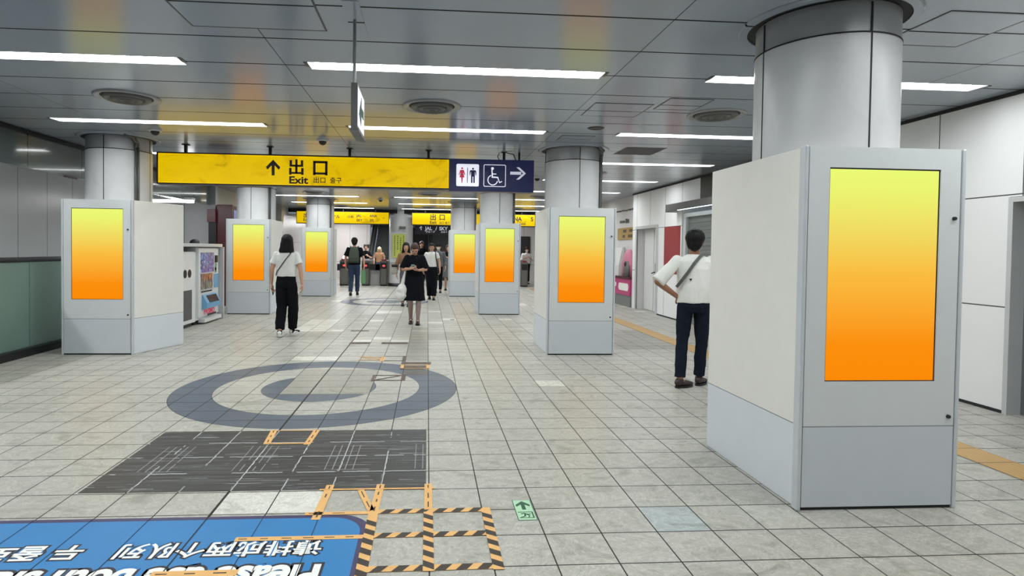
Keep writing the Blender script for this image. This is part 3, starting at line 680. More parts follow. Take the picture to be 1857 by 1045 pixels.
for x in (-3.63, -2.39, -1.2, 0.0, 1.17):
    MB().box((x - 0.02, SY + 0.06, 2.86), (x + 0.02, SY + 0.10, CEIL)).box((x - 0.045, SY + 0.04, CEIL - 0.012), (x + 0.045, SY + 0.12, CEIL)).build('hanger', 'black', r, loc=L)
MB().tube([(1.10, SY + .08, 2.87), (1.07, SY + .08, 2.93), (1.10, SY + .08, 2.99)], 0.006).tube([(1.22, SY + .08, 2.985), (1.32, SY + .08, 2.97), (1.36, SY + .08, 2.87)], 0.007).cyl((1.41, SY + .08, 2.87), (1.41, SY + .08, 3.0), 0.016).build('cable', 'black', r, loc=L)
def rrect(x0, z0, x1, z1, rd, n=5):
    P = []
    for cx, cz, a in ((x1 - rd, z1 - rd, 0), (x0 + rd, z1 - rd, 90), (x0 + rd, z0 + rd, 180), (x1 - rd, z0 + rd, 270)):
        for k in range(n + 1): t = math.radians(a + 90 * k / n); P.append((cx + rd * math.cos(t), cz + rd * math.sin(t)))
    return P
FR = lambda o: ((0, o, 0), (1, 0, 0), (0, 0, 1), (0, 0.002, 0))
def disc(cx, cz, rr, n=20): return [(cx + rr * math.cos(2 * PI * k / n), cz + rr * math.sin(2 * PI * k / n)) for k in range(n)]
def shape(name, polys, mtl, par, o, loc):
    mb = MB()
    for p in polys: mb.ext(p, *FR(o))
    q = mb.build(name, mtl, par, loc=loc); return q
ys = SY - 0.006
tp = shape('toilet_pictogram', [rrect(0.428, 2.452, 0.775, 2.792, 0.02)], 'sign_white', r, ys, L)
shape('woman_symbol', [disc(.515, 2.725, .015), [(.487, 2.70), (.543, 2.70), (.566, 2.625), (.557, 2.62), (.535, 2.665), (.552, 2.585), (.528, 2.585), (.521, 2.50), (.509, 2.50), (.502, 2.585), (.478, 2.585), (.495, 2.665), (.473, 2.62), (.464, 2.625)]], 'sign_red', tp, ys - .0015, None)
shape('man_symbol', [disc(.683, 2.722, .015), [(.645, 2.70), (.721, 2.70), (.734, 2.682), (.734, 2.62), (.724, 2.62), (.717, 2.67), (.712, 2.67), (.712, 2.505), (.690, 2.505), (.690, 2.60), (.676, 2.60), (.676, 2.505), (.654, 2.505), (.654, 2.67), (.649, 2.67), (.642, 2.62), (.632, 2.62), (.632, 2.682)]], 'sign_blue', tp, ys - .0015, None)
shape('divider', [[(.594, 2.505), (.604, 2.505), (.604, 2.735), (.594, 2.735)]], 'sign_blue', tp, ys - .0015, None)
fr_ = []
O_, I_ = rrect(0.848, 2.452, 1.192, 2.792, 0.02), rrect(0.857, 2.461, 1.183, 2.783, 0.014)
for k in range(len(O_)): j = (k + 1) % len(O_); fr_.append([O_[k], O_[j], I_[j], I_[k]])
wc = shape('wheelchair_pictogram', fr_, 'sign_white', r, ys, L)
arc = []; 
for k in range(18):
    a0, a1 = math.radians(110 + k * 13.3), math.radians(110 + (k + 1) * 13.3); c_, z_ = 0.99, 2.555; R1, R2 = 0.082, 0.068
    arc.append([(c_ + R1 * math.cos(a0), z_ + R1 * math.sin(a0)), (c_ + R1 * math.cos(a1), z_ + R1 * math.sin(a1)), (c_ + R2 * math.cos(a1), z_ + R2 * math.sin(a1)), (c_ + R2 * math.cos(a0), z_ + R2 * math.sin(a0))])
shape('wheelchair_symbol', arc + [disc(.984, 2.732, .022), [(.968, 2.71), (.985, 2.71), (.992, 2.61), (1.072, 2.605), (1.098, 2.527), (1.132, 2.542), (1.136, 2.530), (1.094, 2.508), (1.062, 2.588), (.975, 2.590)], [(.985, 2.655), (1.045, 2.655), (1.045, 2.642), (.985, 2.642)]], 'sign_white', wc, ys - .0005, None)
mk('sign_grey', rgb(196, 198, 212), 0.4, emit=rgb(196, 198, 212), estr=0.6)
shape('arrow', [[(1.26, 2.645), (1.43, 2.645), (1.43, 2.69), (1.26, 2.69)], [(1.355, 2.76), (1.40, 2.76), (1.505, 2.667), (1.40, 2.57), (1.355, 2.57), (1.46, 2.667)]], 'sign_grey', r, ys, L)

def far_sign(x0, x1, label, items, y=22.75, z0=2.43, z1=2.86):
    r = thing('overhead_sign', label, 'sign', ((x0 + x1) / 2, y, z1)); L = (-(x0 + x1) / 2, -y, -z1)
    MB().box((x0 - .02, y, z0 - .03), (x1 + .02, y + .2, z1 + .02)).build('case', 'black_frame', r, loc=L)
    MB().box((x0, y - .006, z0), (x1, y, z1)).build('yellow_panel', 'sign_yellow', r, loc=L)
    for hx_ in (x0 + .5, (x0 + x1) / 2, x1 - .5): MB().box((hx_ - .02, y + .05, z1 + .02), (hx_ + .02, y + .09, CEIL)).build('hanger', 'black', r, loc=L)
    for s, x, z, h, b in items:
        o = text('lettering', s, 'sign_ink', r, (x, y - .007, z), (1, 0, 0), (0, 0, 1), h, bold=b, depth=0.003, align='LEFT'); o.location = L
    return r
_=far_sign(-4.96, -1.50, 'far yellow exit sign above the left ticket gates, behind a pillar', [('出口', -4.72, 2.70, .20, .02), ('Exit', -4.72, 2.54, .15, .02), ('第1ターミナル', -4.35, 2.67, .155, .02), ('(北側)', -3.08, 2.68, .10, .01), ('JAL', -2.72, 2.72, .13, .02), ('ANA', -2.22, 2.72, .13, .02), ('SKY', -2.72, 2.55, .13, .02), ('SFJ', -2.22, 2.55, .13, .02), ('Terminal', -3.95, 2.52, .07, .01), ('→', -1.75, 2.65, .10, .0)])
far_sign(-0.60, 4.16, 'far yellow exit sign above the middle and right ticket gates', [('出', 0.07, 2.70, .26, .02), ('口', 0.42, 2.70, .26, .02), ('Exit', 0.07, 2.51, .17, .02), ('出口', 0.43, 2.50, .10, .01), ('출구', 0.66, 2.50, .10, .01), ('ANA', 3.18, 2.69, .22, .03), ('S', 4.00, 2.69, .22, .03), ('グループ', 3.45, 2.57, .09, .01), ('(南側)', 3.60, 2.50, .08, .01)])
r = thing('overhead_sign', 'dark navy airline direction sign hung under the far middle yellow sign', 'sign', (.2, 22.9, 2.4)); L = (-.2, -22.9, -2.4)
MB().box((-.50, 22.9, 2.06), (0.90, 23.05, 2.385)).build('case', 'navy_ink', r, loc=L)
for s, x, z, h in (('↑', -.34, 2.28, .2), ('JAL', -.10, 2.28, .19), ('/', .30, 2.28, .19), ('SKY', .44, 2.28, .19), ('グループ', -.08, 2.15, .09), ('スカイ', .50, 2.15, .09)):
    o = text('lettering', s, 'sign_grey', r, (x, 22.893, z), (1, 0, 0), (0, 0, 1), h, bold=.02, depth=.003, align='LEFT'); o.location = L
MB().box((-.45, 22.97, 2.38), (-.42, 23.0, CEIL)).build('hanger', 'black', r, loc=L); MB().box((.8, 22.97, 2.38), (.83, 23.0, CEIL)).build('hanger', 'black', r, loc=L)
o = MB().box((-5.395, 20.1, 2.4), (-5.37, 21.1, 2.85)).build('wall_sign', 'gold'); tag(o, 'dim yellowish sign panel high on the far left marble wall', 'sign')

# ================================================================== RIGHT WALL RECESS: ticket corner
r = thing('service_counter', 'pink counter with grey base in the recess of the right wall', 'counter', (5.45, 16.8, 0)); L = (-5.45, -16.8, 0)
MB().box((5.36, 15.21, 0), (5.56, 18.6, 0.30)).build('base', 'shutter', r, loc=L)
q = MB().box((5.34, 15.21, 0.30), (5.56, 18.6, 0.74)).build('front_panel', 'pink', r, loc=L)
MB().ext(rrect(15.3, .42, 16.1, .62, .09), (5.335, 0, 0), (0, 1, 0), (0, 0, 1), (0.006, 0, 0)).build('white_label', 'white_ink', q)
MB().ext(rrect(16.3, .50, 16.9, .62, .05), (5.335, 0, 0), (0, 1, 0), (0, 0, 1), (0.006, 0, 0)).build('white_label', 'white_ink', q)
MB().box((5.32, 15.21, 0.74), (5.56, 18.6, 0.80)).build('worktop', 'maroon', r, loc=L)
r = thing('ticket_machine', 'white slant-faced ticket machine with blue screens on the pink counter', 'machine', (5.45, 17.0, .8)); L = (-5.45, -17.0, -.8)
MB().ext([(0, .8), (.16, .8), (.16, 1.6), (.10, 1.6), (0, 1.1)], (5.38, 16.25, 0), (1, 0, 0), (0, 0, 1), (0, 1.7, 0)).build('body', 'white_paint', r, loc=L)
MB().ext([(-0.004, 1.12), (0.0, 1.12), (0.0, 1.30), (-0.004, 1.30)], (5.40, 16.7, 0), (1, 0, 0), (0, 0, 1), (0, .5, 0)).box((5.375, 16.7, .9), (5.38, 17.3, 1.02)).build('screen', 'sign_blue', r, loc=L)
r = thing('display_figure', 'rounded pink display stand with silver front beside the ticket machine', 'display', (5.45, 15.7, .8)); 
MB().loft([((0, 0, 0), .09, .36), ((0, 0, .35), .09, .40), ((0, -.05, .62), .07, .28), ((0, -.12, .74), .04, .12)]).build('pink_shell', 'pink_light', r, smooth=True)
MB().loft([((-.07, -.12, 0), .05, .20), ((-.07, -.12, .25), .05, .22), ((-.06, -.14, .42), .04, .12)]).build('silver_front', 'conduit', r, smooth=True)
MB().ball((-.09, -.12, .34), (.05, .09, .08)).build('knob', 'black', r, smooth=True)
r = thing('wall_notice', 'gold notice board with dark squares above the pink counter', 'notice', (5.55, 16.0, 2.0)); L = (-5.55, -16.0, -2.0)
MB().box((5.53, 15.35, 1.82), (5.56, 16.85, 2.15)).build('board', 'gold', r, loc=L)
MB().box((5.526, 15.6, 1.87), (5.53, 15.95, 1.95)).box((5.526, 15.6, 2.02), (5.53, 15.85, 2.1)).box((5.526, 16.2, 1.87), (5.53, 16.4, 1.95)).box((5.526, 16.1, 2.02), (5.53, 16.35, 2.1)).build('marks', 'brown_tape', r, loc=L)
r = thing('wall_lettering', 'faint small grey lettering along the wall above the gold notice', 'lettering', (5.55, 16.2, 2.6))
mb = MB(); rn = random.Random(5); y = 15.45
while y < 17.4:
    w = rn.uniform(.03, .07); mb.box((-.012, y - 16.2, .02 + rn.uniform(-.01, .01)), (0, y - 16.2 + w, .02 + rn.uniform(.03, .05))); y += w + .03
mb.box((-.012, -.1, -.32), (0, .0, -.20)).box((-.012, -.25, -.32), (0, -.16, -.22)).box((-.012, .1, -.30), (0, .5, -.24)).build('marks', 'grey_rubber', r)

# ================================================================== LEFT ALCOVE: bin, vending machine, shop front
r = thing('recycling_bin', 'white recycling cabinet with two round holes and dark grille beside the vending machine', 'bin', (-4.65, 10.85, 0)); L = (4.65, -10.85, 0)
MB().box((-5.0, 10.42, 0.06), (-4.32, 11.28, 1.38)).build('body', 'vend_white', r, loc=L, bevel=.012)
MB().box((-4.32, 10.44, 0.07), (-4.30, 11.26, 1.37)).build('front_door', 'white_paint', r, loc=L, bevel=.006)
for y in (10.78, 10.98): MB().lathe((0, 0, 0), [(0.0, .004), (.075, .004), (.075, 0)], 24).build('bottle_hole', 'black', r).matrix_local = Matrix.Translation((.352, y - 10.85, 0.98)) @ Matrix.Rotation(PI / 2, 4, 'Y')
MB().box((-4.30, 10.72, 0.14), (-4.294, 11.08, 0.68)).build('grille', 'grey_rubber', r, loc=L)
MB().box((-4.95, 10.5, 0), (-4.35, 11.2, 0.06)).build('foot', 'dark_steel', r, loc=L)
r = thing('drinks_vending_machine', 'white drinks vending machine with blue-lit display and pale blue dispensing flap', 'vending machine', (-4.6, 11.85, 0)); L = (4.6, -11.85, 0)
MB().box((-5.0, 11.3, 0.08), (-4.30, 12.38, 1.46)).build('cabinet', 'vend_white', r, loc=L, bevel=.01)
fd = MB().box((-4.30, 11.32, 0.14), (-4.26, 12.34, 1.44)).build('front_door', 'white_paint', r, loc=L, bevel=.008)
MB().box((-4.26, 11.40, 0.98), (-4.252, 12.08, 1.36)).build('display_window', 'drink_rows_blue', fd); MB().box((-4.26, 11.40, 0.66), (-4.252, 12.0, 0.95)).build('display_window', 'drink_rows_brown', fd)
MB().box((-4.26, 11.38, 0.955), (-4.246, 12.1, 0.975)).box((-4.26, 11.38, 0.64), (-4.246, 12.02, 0.655)).build('shelf_strip', 'light_grey', fd)
bt = MB()
for k in range(11): bt.box((-4.262, 11.43 + k * .05, .60), (-4.25, 11.46 + k * .05, .625))
bt.build('button_row', 'dark_steel', fd)
MB().box((-4.26, 12.14, 1.16), (-4.235, 12.24, 1.30)).build('coin_unit', 'black', fd); MB().box((-4.26, 12.14, 1.0), (-4.25, 12.2, 1.06)).build('coin_return', 'black', fd); MB().box((-4.26, 12.06, .66), (-4.25, 12.32, .93)).build('card_reader', 'light_blue', fd)
MB().box((-4.26, 12.14, .96), (-4.25, 12.22, 1.14)).build('price_label', 'gate_green', fd)
fl = MB().ext([(0, .27), (.10, .30), (.10, .40), (.03, .53), (0, .56)], (-4.26, 11.46, 0), (1, 0, 0), (0, 0, 1), (0, .72, 0)).build('dispensing_flap', 'light_blue', fd)
MB().ext([(0.106, .405), (.036, .535), (.030, .53), (.100, .40)], (-4.26, 11.60, 0), (1, 0, 0), (0, 0, 1), (0, .5, 0)).build('flap_window', 'black', fl)
text('lettering', 'PASMO', 'sign_red', fd, (-4.256, 11.84, .215), (0, 1, 0), (0, 0, 1), .15, bold=.02, wx=1.15)
MB().box((-4.26, 11.75, .135), (-4.25, 12.2, .165)).build('vent_slot', 'black', fd)
MB().box((-4.98, 11.32, 0), (-4.35, 12.36, .08)).build('plinth', 'dark_steel', r, loc=L); MB().box((-4.32, 11.45, .03), (-4.2, 12.36, .10)).build('kick_plate', 'white_paint', r, loc=L)
r = thing('machine_surround', 'pale grey open-fronted cabinet enclosing the bin and vending machine', 'cabinet', (-4.65, 11.4, 0)); L = (4.65, -11.4, 0)
MB().box((-5.06, 10.3, 1.47), (-4.22, 12.46, 1.53)).build('top_board', 'light_grey', r, loc=L); MB().box((-5.06, 12.41, 0), (-4.18, 12.46, 1.47)).build('side_panel', 'light_grey', r, loc=L)
MB().box((-5.06, 10.3, 0), (-5.02, 12.41, 1.47)).build('back_panel', 'shutter', r, loc=L); MB().box((-5.02, 10.3, 0), (-4.2, 10.36, 1.47)).build('side_panel', 'light_grey', r, loc=L)
o = MB().lathe((-4.6, 12.0, 1.531), [(.095, 0), (.088, .045), (.06, .078), (0, .092)], 20).build('black_dome', 'black', smooth=True); tag(o, 'small round black dome on top of the vending machine cabinet', 'cap')  # plain dome for a dark round shape of unknown kind
r = thing('shop_facade', 'dark maroon shop front panel standing behind the vending machine', 'panel', (-5.0, 15.4, 0)); L = (5.0, -15.4, 0)
MB().box((-5.22, 15.0, 0), (-4.84, 15.06, 2.52)).build('end_panel', 'maroon', r, loc=L)
MB().box((-5.22, 15.06, 0), (-4.86, 16.9, 2.50)).build('body', 'maroon_dark', r, loc=L)
MB().box((-4.86, 15.15, 1.95), (-4.85, 15.95, 2.40)).build('poster', 'poster_blue', r, loc=L)
o = MB().box((-5.42, 14.9, 2.08), (-5.22, 14.99, 2.40)).build('fascia_panel', 'maroon'); tag(o, 'small maroon panel left of the maroon shop front', 'panel')
o = MB().box((-5.40, 14.95, 0), (-5.22, 14.99, 2.07)).build('doorway_shade_panel', 'black'); tag(o, 'narrow black panel painting the dark of an opening left of the maroon shop front', 'panel')  # flat black sheet paints the darkness of an opening
r = thing('alcove_light', 'bright surface-mounted fluorescent light low over the left alcove', 'light', (-5.75, 13.5, 2.5))
MB().box((-.85, -.1, -.0), (.55, .1, .05)).build('housing', 'white_paint', r); MB().box((-.83, -.08, -.05), (.53, .08, 0)).build('diffuser', 'lamp_mild', r); MB().cyl((-.6, 0, .05), (-.6, 0, .5), .008).build('hanger', 'steel', r); MB().cyl((.3, 0, .05), (.3, 0, .5), .008).build('hanger', 'steel', r)
r = thing('stairwell_fill_light', 'unseen strip light added behind the bulkhead to light the stairwell wall', 'light', (-6.4, 4.5, 3.0))  # unseen lamp, added to light the stairwell wall
MB().box((-.1, -7, -.05), (.1, 5, 0)).build('housing', 'white_paint', r); MB().box((-.08, -6.9, -.08), (.08, 4.9, -.05)).build('diffuser', 'lamp_mild', r)
o = MB().box((-7.19, 12.2, 1.42), (-7.16, 12.6, 2.3)).build('wall_banner', 'maroon'); tag(o, 'narrow maroon banner on the wall at the left of the alcove', 'banner')

# ================================================================== TICKET GATES AND FAR HALL
def gate(x0, x1, y, label, ind=True, green=False):
    r = thing('ticket_gate', label, 'ticket gate', ((x0 + x1) / 2, y, 0), 'ticket gates'); h = (x1 - x0) / 2
    MB().prism([(-h, .06), (-h * .7, 0), (h * .7, 0), (h, .06), (h, 1.7), (-h, 1.7)], 0.05, 1.0).build('body', 'gate_grey', r, bevel=.01)
    MB().box((-h + .02, .03, 0), (h - .02, 1.6, .05)).build('base', 'black', r)
    q = MB().box((-h * .8, -.012, .68), (h * .8, .0, .92)).build('front_display', 'black', r)
    if ind:
        MB().ext([(-.05, .015), (0.0, .015), (0.0, .05), (.06, 0), (0, -.05), (0, -.015), (-.05, -.015)], (0, -.016, .80), (1, 0, 0), (0, 0, 1), (0, .003, 0)).build('indicator', 'led_red', q)
    MB().box((-h * .6, .0, 1.0), (h * .6, .5, 1.06)).build('reader', 'red' if not green else 'light_grey', r)
    if green: MB().box((-h - .02, -.02, .1), (-h + .16, -.008, .62)).build('green_panel', 'gate_green', r)
    return r
g1 = gate(-3.46, -3.10, 23.5, 'dark grey ticket gate left of the backpacker with white lamp on top'); MB().ball((0, .1, 1.10), (.07, .07, .09)).build('lamp', 'led_white', g1, smooth=True)
MB().box((.18, -.01, .60), (.42, .06, .86)).build('flap', 'black', g1); MB().box((-.27, -.01, .60), (-.18, .06, .86)).build('flap', 'black', g1)
g2 = gate(-2.60, -2.28, 23.5, 'ticket gate with green panel right of the backpacker', green=True); MB().box((.17, .0, .62), (.55, .05, .86)).build('flap', 'black', g2)
g3 = gate(-1.88, -1.58, 23.5, 'ticket gate with red arrow light beside the white gate pillar'); MB().box((-.32, .0, .62), (-.15, .05, .86)).build('flap', 'black', g3)
g4 = gate(3.78, 4.08, 23.6, 'dark ticket gate seen between the two right kiosks', ind=False); g5 = gate(1.0, 1.3, 24.2, 'ticket gate behind the smallest kiosk', ind=False)
o = MB().box((-2.27, 23.75, 0.0), (-1.90, 23.8, 0.60)).build('gate_barrier', 'light_grey'); tag(o, 'pale low barrier panel between the two red-lit gates', 'barrier')
def escalator(x0, x1, y0, label):
    r = thing('escalator', label, 'escalator', ((x0 + x1) / 2, y0, 0)); h = (x1 - x0) / 2; s = MB()
    for k in range(18): s.box((-h + .12, k * .3, k * .18), (h - .12, 5.5, (k + 1) * .18))
    s.build('steps', 'escalator', r)
    for sx in (-1, 1):
        MB().ext([(-.6, 0), (0, 0), (5.4, 3.2), (5.4, 4.1), (0, .95), (-.6, .95)], (sx * h - .06, 0, 0), (0, 1, 0), (0, 0, 1), (.12, 0, 0)).build('balustrade', 'steel' if sx > 0 else 'shutter', r)
        MB().tube([(sx * h, -.6, .5), (sx * h, -.6, .96), (sx * h, 0, .99), (sx * h, 3.0, 2.77)], .045).build('handrail', 'black', r)
    return r
escalator(-2.75, -1.75, 27.6, 'dark escalator rising behind the left ticket gates'); escalator(0.1, 1.2, 28.0, 'dark escalator rising beyond the right-hand gates')
for x, l in ((-3.05, 'left'), (-2.45, 'right')):
    o = MB().box((x - .16, 29.95, 1.50), (x + .16, 29.99, 1.68)).build('wall_sign', 'navy_ink'); tag(o, 'small black sign on the far white wall, %s one above the gates' % l, 'sign', 'small black signs on the far wall')
for x, y, rz, l in ((-2.55, 25.4, .5, 'tilted bright strip light beyond the left gates, nearer one'), (-1.75, 26.6, .5, 'tilted bright strip light beyond the left gates, above the escalator'), (-3.6, 26.4, 0, 'added strip light beyond the gates at far left'), (0.5, 27.5, 0, 'added strip light beyond the middle gates under the airline sign'), (3.6, 26.0, 0, 'added strip light beyond the right-hand gates'), (-4.2, 28.6, 0, 'added strip light beyond the gates in front of the far white wall'), (-1.0, 25.0, 0, 'added strip light just behind the white gate pillar')):  # the level strips are added to brighten the far hall
    r = thing('strip_light', l, 'light', (x, y, 2.715), None, rz); MB().box((-.6, -.06, -.03), (.6, .06, 0)).build('housing', 'white_paint', r); MB().box((-.58, -.05, -.05), (.58, .05, -.03)).build('diffuser', 'lamp_soft', r)
r = thing('wall_display', 'dark poster display with red corner on the far right wall', 'display', (4.1, 27.9, 1.4)); MB().box((-.6, 0, -.6), (.8, .05, .75)).build('frame', 'black', r); MB().box((-.55, -.01, 0), (-.1, 0, .7)).build('red_image', 'red', r)

# ================================================================== FLOOR GRAPHICS
o = MB().box((TX0 - 2.1 + .022, TY0 + .018, 0), (TX0 - .018, TY0 + 1.2 - .012, .002)).build('floor_mat', 'worn_mat'); tag(o, 'worn black rectangular floor covering with scratches before the grey ring', 'floor mat')
o = MB().box((TX0 + 3.9 + .01, -8, 0), (TX0 + 4.2 - .01, 22.6, .004)).build('tactile_paving', 'tactile'); tag(o, 'ochre tactile guide strip running along the right side of the floor', 'tactile paving')
# blue floor notice, read from the other side
r = thing('floor_notice', 'blue floor sticker with white upside-down lettering and dark rounded border', 'floor sticker', (-1.6, 2.9, 0)); L = (1.6, -2.9, 0)
def rr2(x0, y0, x1, y1, rd): return rrect(x0, y0, x1, y1, rd, 8)
MB().ext(rr2(-4.2, 1.9, -.285, 3.262, .20), (0, 0, .0005), (1, 0, 0), (0, 1, 0), (0, 0, .0012)).build('border', 'mat_border', r, loc=L)
MB().ext(rr2(-4.16, 1.94, -.335, 3.225, .17), (0, 0, .0018), (1, 0, 0), (0, 1, 0), (0, 0, .0004)).build('blue_field', 'blue_mat', r, loc=L)
def floortext(s, x, y, h, bold, ch=1.0):
    for nm, mm, b, z in (('lettering_outline', 'navy_ink', bold + .07, .0023), ('lettering', 'white_ink', bold, .0028)):
        o = text(nm, s, mm, r, (x, y, z), (-1, 0, 0), (0, -1, 0), h, bold=b, depth=.0004, align='LEFT', wx=ch); o.location = L
floortext('请排成两个队列', -.50, 2.915, .150, .020, 0.93); floortext('두 줄로', -1.63, 2.915, .150, .025, 1.0)
floortext('Please use both sides', -.47, 2.665, .24, .04, 0.78)
gl = MB()
for k in range(1, 14): gl.box((TX0 - .3 * k - .003, 1.9, .0031), (TX0 - .3 * k + (.004 if k == 4 else .001), 3.26, .0036))
gl.build('joint_line', 'dark_gap', r, loc=L)

def strip(mb, a, b, w, z=.003, t=.0008):
    a, b = Vector((*a, z)), Vector((*b, z)); d = (b - a).normalized(); n = Vector((-d.y, d.x, 0)) * (w / 2)
    P = [a - n, b - n, b + n, a + n]; mb.add(P + [p + Vector((0, 0, t)) for p in P], [(0, 3, 2, 1), (4, 5, 6, 7), (0, 1, 5, 4), (1, 2, 6, 5), (2, 3, 7, 6), (3, 0, 4, 7)])
def dashes(par, lst, L):
    mb = MB(); rn = random.Random(len(lst) * 7)
    for a, b, w in lst:
        A, B = Vector(a), Vector(b); n = max(1, int((B - A).length / .10)); 
        for k in range(n):
            if rn.random() < .7:
                p, q = A.lerp(B, (k + .15) / n), A.lerp(B, (k + rn.uniform(.5, .8)) / n); strip(mb, p, q, w * .16, .0039, .0004)
    if mb.v: mb.build('wear_mark', 'tape_dark', par, loc=L)
def tape(name, label, strips, mtl='orange_tape'):
    cx = sum(s[0][0] for s in strips) / len(strips); cy = sum(s[0][1] for s in strips) / len(strips)
    r = thing(name, label, 'floor tape', (cx, cy, 0)); L = (-cx, -cy, 0)
    for k, (a, b, w) in enumerate(strips):
        mb = MB(); strip(mb, a, b, w, .0029 + .0002 * (k % 4)); mb.build('tape_strip', mtl, r, loc=L)
    dashes(r, strips, L); return r
tape('floor_tape', 'plain orange tape frame with diagonal between black mat and striped tape grid',
     [((-.585, 3.67), (-.59, 3.20), .048), ((-.275, 3.67), (-.285, 3.26), .048), ((.02, 3.665), (.02, 3.30), .046), ((-.64, 3.60), (.06, 3.60), .020), ((-.66, 3.275), (-.27, 3.275), .036), ((-.39, 3.585), (-.30, 3.30), .04)])
tape('floor_tape', 'long orange tape strip lying across the blue floor sticker', [((-.95, 3.0), (-.31, 3.0), .04)])
tape('floor_tape', 'worn orange tape piece at the bottom edge of the blue sticker', [((-1.22, 2.69), (-.84, 2.69), .05)])
tape('floor_tape', 'square orange tape outline on the far edge of the black mat', [((-1.215, 4.80), (-1.185, 4.46), .05), ((-.875, 4.80), (-.885, 4.44), .05), ((-1.2, 4.47), (-.87, 4.47), .025), ((-1.2, 4.785), (-.88, 4.785), .014)])
tape('floor_tape', 'faded orange tape patch at the far edge of the grey ring', [((-.90, 8.04), (-.56, 7.98), .03), ((-.90, 7.82), (-.55, 7.82), .03), ((-.86, 8.0), (-.6, 7.86), .03), ((-.58, 8.05), (-.58, 7.72), .05)])
tape('floor_tape', 'brown tape rectangle with diagonal inside the grey ring', [((-.62, 6.86), (-.24, 6.86), .03), ((-.62, 6.60), (-.24, 6.60), .03), ((-.60, 6.88), (-.60, 6.56), .03), ((-.26, 6.90), (-.26, 6.58), .05), ((-.56, 6.63), (-.3, 6.84), .03)], 'brown_tape')
r = tape('floor_tape', 'dark brown and orange tape block on the right of the grey ring edge', [((-.32, 7.60), (.06, 7.60), .13), ((-.28, 7.36), (.02, 7.36), .14)], 'brown_tape')
for k, (a, b, w) in enumerate((((-.30, 7.50), (-.30, 7.24), .04), ((.02, 7.50), (.02, 7.24), .04), ((-.32, 7.47), (.04, 7.47), .02), ((-.32, 7.25), (.04, 7.25), .025))):
    mb = MB(); strip(mb, a, b, w, .0042); o = mb.build('orange_strip', 'orange_tape', r); o.location = (-r.location.x, -r.location.y, 0)
tape('floor_tape', 'brown thin tape outline beyond the grey ring, left of the dark block', [((-.56, 8.08), (-.32, 8.08), .02), ((-.58, 7.76), (-.32, 7.76), .02), ((-.30, 8.1), (-.30, 7.7), .04)], 'brown_tape')
tape('floor_tape', 'dark brown tape bar across two tiles in the middle of the floor, left one', [((-1.19, 9.22), (-.88, 9.22), .18)], 'brown_tape')
tape('floor_tape', 'dark brown tape bar across the tiles in the middle of the floor, right one', [((-.70, 9.22), (-.29, 9.22), .18)], 'brown_tape')
tape('floor_tape', 'short thin brown tape line left of the middle of the floor', [((-1.35, 10.6), (-1.03, 10.6), .08)], 'brown_tape')
# hazard striped grid
r = thing('hazard_tape', 'black and orange striped tape grid on the floor right of the blue sticker', 'floor tape', (0, 3, 0)); L = (0, -3, 0)
def hazard(a, b, w, z):
    a, b = Vector(a), Vector(b); Ln = (b - a).length; d = (b - a).normalized(); n = Vector((-d.y, d.x)); p = .052; sh = .035
    mb = MB(); strip(mb, a, b, w, z); k = 0; s = .01
    while s + p + sh < Ln:
        mb.cur = 1; Q = [a + d * (s + u) + n * v for u, v in ((0, -w / 2), (p, -w / 2), (p + sh, w / 2), (sh, w / 2))]
        mb.add([(q.x, q.y, z + .001) for q in Q], [(0, 1, 2, 3)]); mb.cur = 0; s += p * 1.9
    mb.build('tape_strip', ['orange_tape', 'tape_dark'], r, loc=L)
for y in (3.285, 3.01, 2.69): hazard((-.26, y), (.37, y + .005), .05, .0026)
hazard((-.285, 2.40), (-.285, 3.28), .055, .0036); hazard((.02, 2.66), (.02, 3.27), .052, .0036); hazard((.345, 2.66), (.345, 3.30), .052, .0036)
# green exit sticker
r = thing('floor_exit_sticker', 'small green and white exit arrow sticker on the tiles', 'floor sticker', (.565, 3.28, 0))
MB().box((-.054, -.13, 0), (.054, .13, .0012)).build('dark_rim', 'green_ink', r); MB().box((-.050, -.126, .0012), (.050, .126, .0016)).build('sheet', 'sticker_green', r)
MB().ext([(-.011, -.01), (.011, -.01), (.011, .055), (.038, .03), (.042, .052), (0, .10), (-.042, .052), (-.038, .03), (-.011, .055)], (0, .01, .0016), (1, 0, 0), (0, 1, 0), (0, 0, .0005)).build('arrow', 'green_ink', r)
e = MB().box((-.042, -.035, .0016), (.042, -.029, .0022)).box((-.042, -.105, .0016), (.042, -.099, .0022)).box((.034, -.105, .0016), (.042, -.03, .0022))
for q in ([(-.03, -.05), (-.006, -.042), (-.002, -.05), (-.026, -.058)], [(-.006, -.045), (.016, -.058), (.010, -.068), (-.012, -.054)], [(.01, -.06), (.028, -.05), (.028, -.057), (.012, -.068)], [(-.01, -.055), (-.012, -.08), (-.035, -.094), (-.028, -.098), (-.003, -.084), (.0, -.058)], [(.0, -.06), (.014, -.078), (.006, -.096), (.012, -.097), (.022, -.078), (.008, -.06)]):
    e.ext(q, (0, 0, .0016), (1, 0, 0), (0, 1, 0), (0, 0, .0006))
e.build('running_figure', 'green_ink', r)
o = MB().box((.49, 11.6 + .7, 0), (.585, 12.4, .001)).build('floor_label', 'grey_rubber'); tag(o, 'tiny grey label stuck on a white floor tile near the walking woman', 'label')

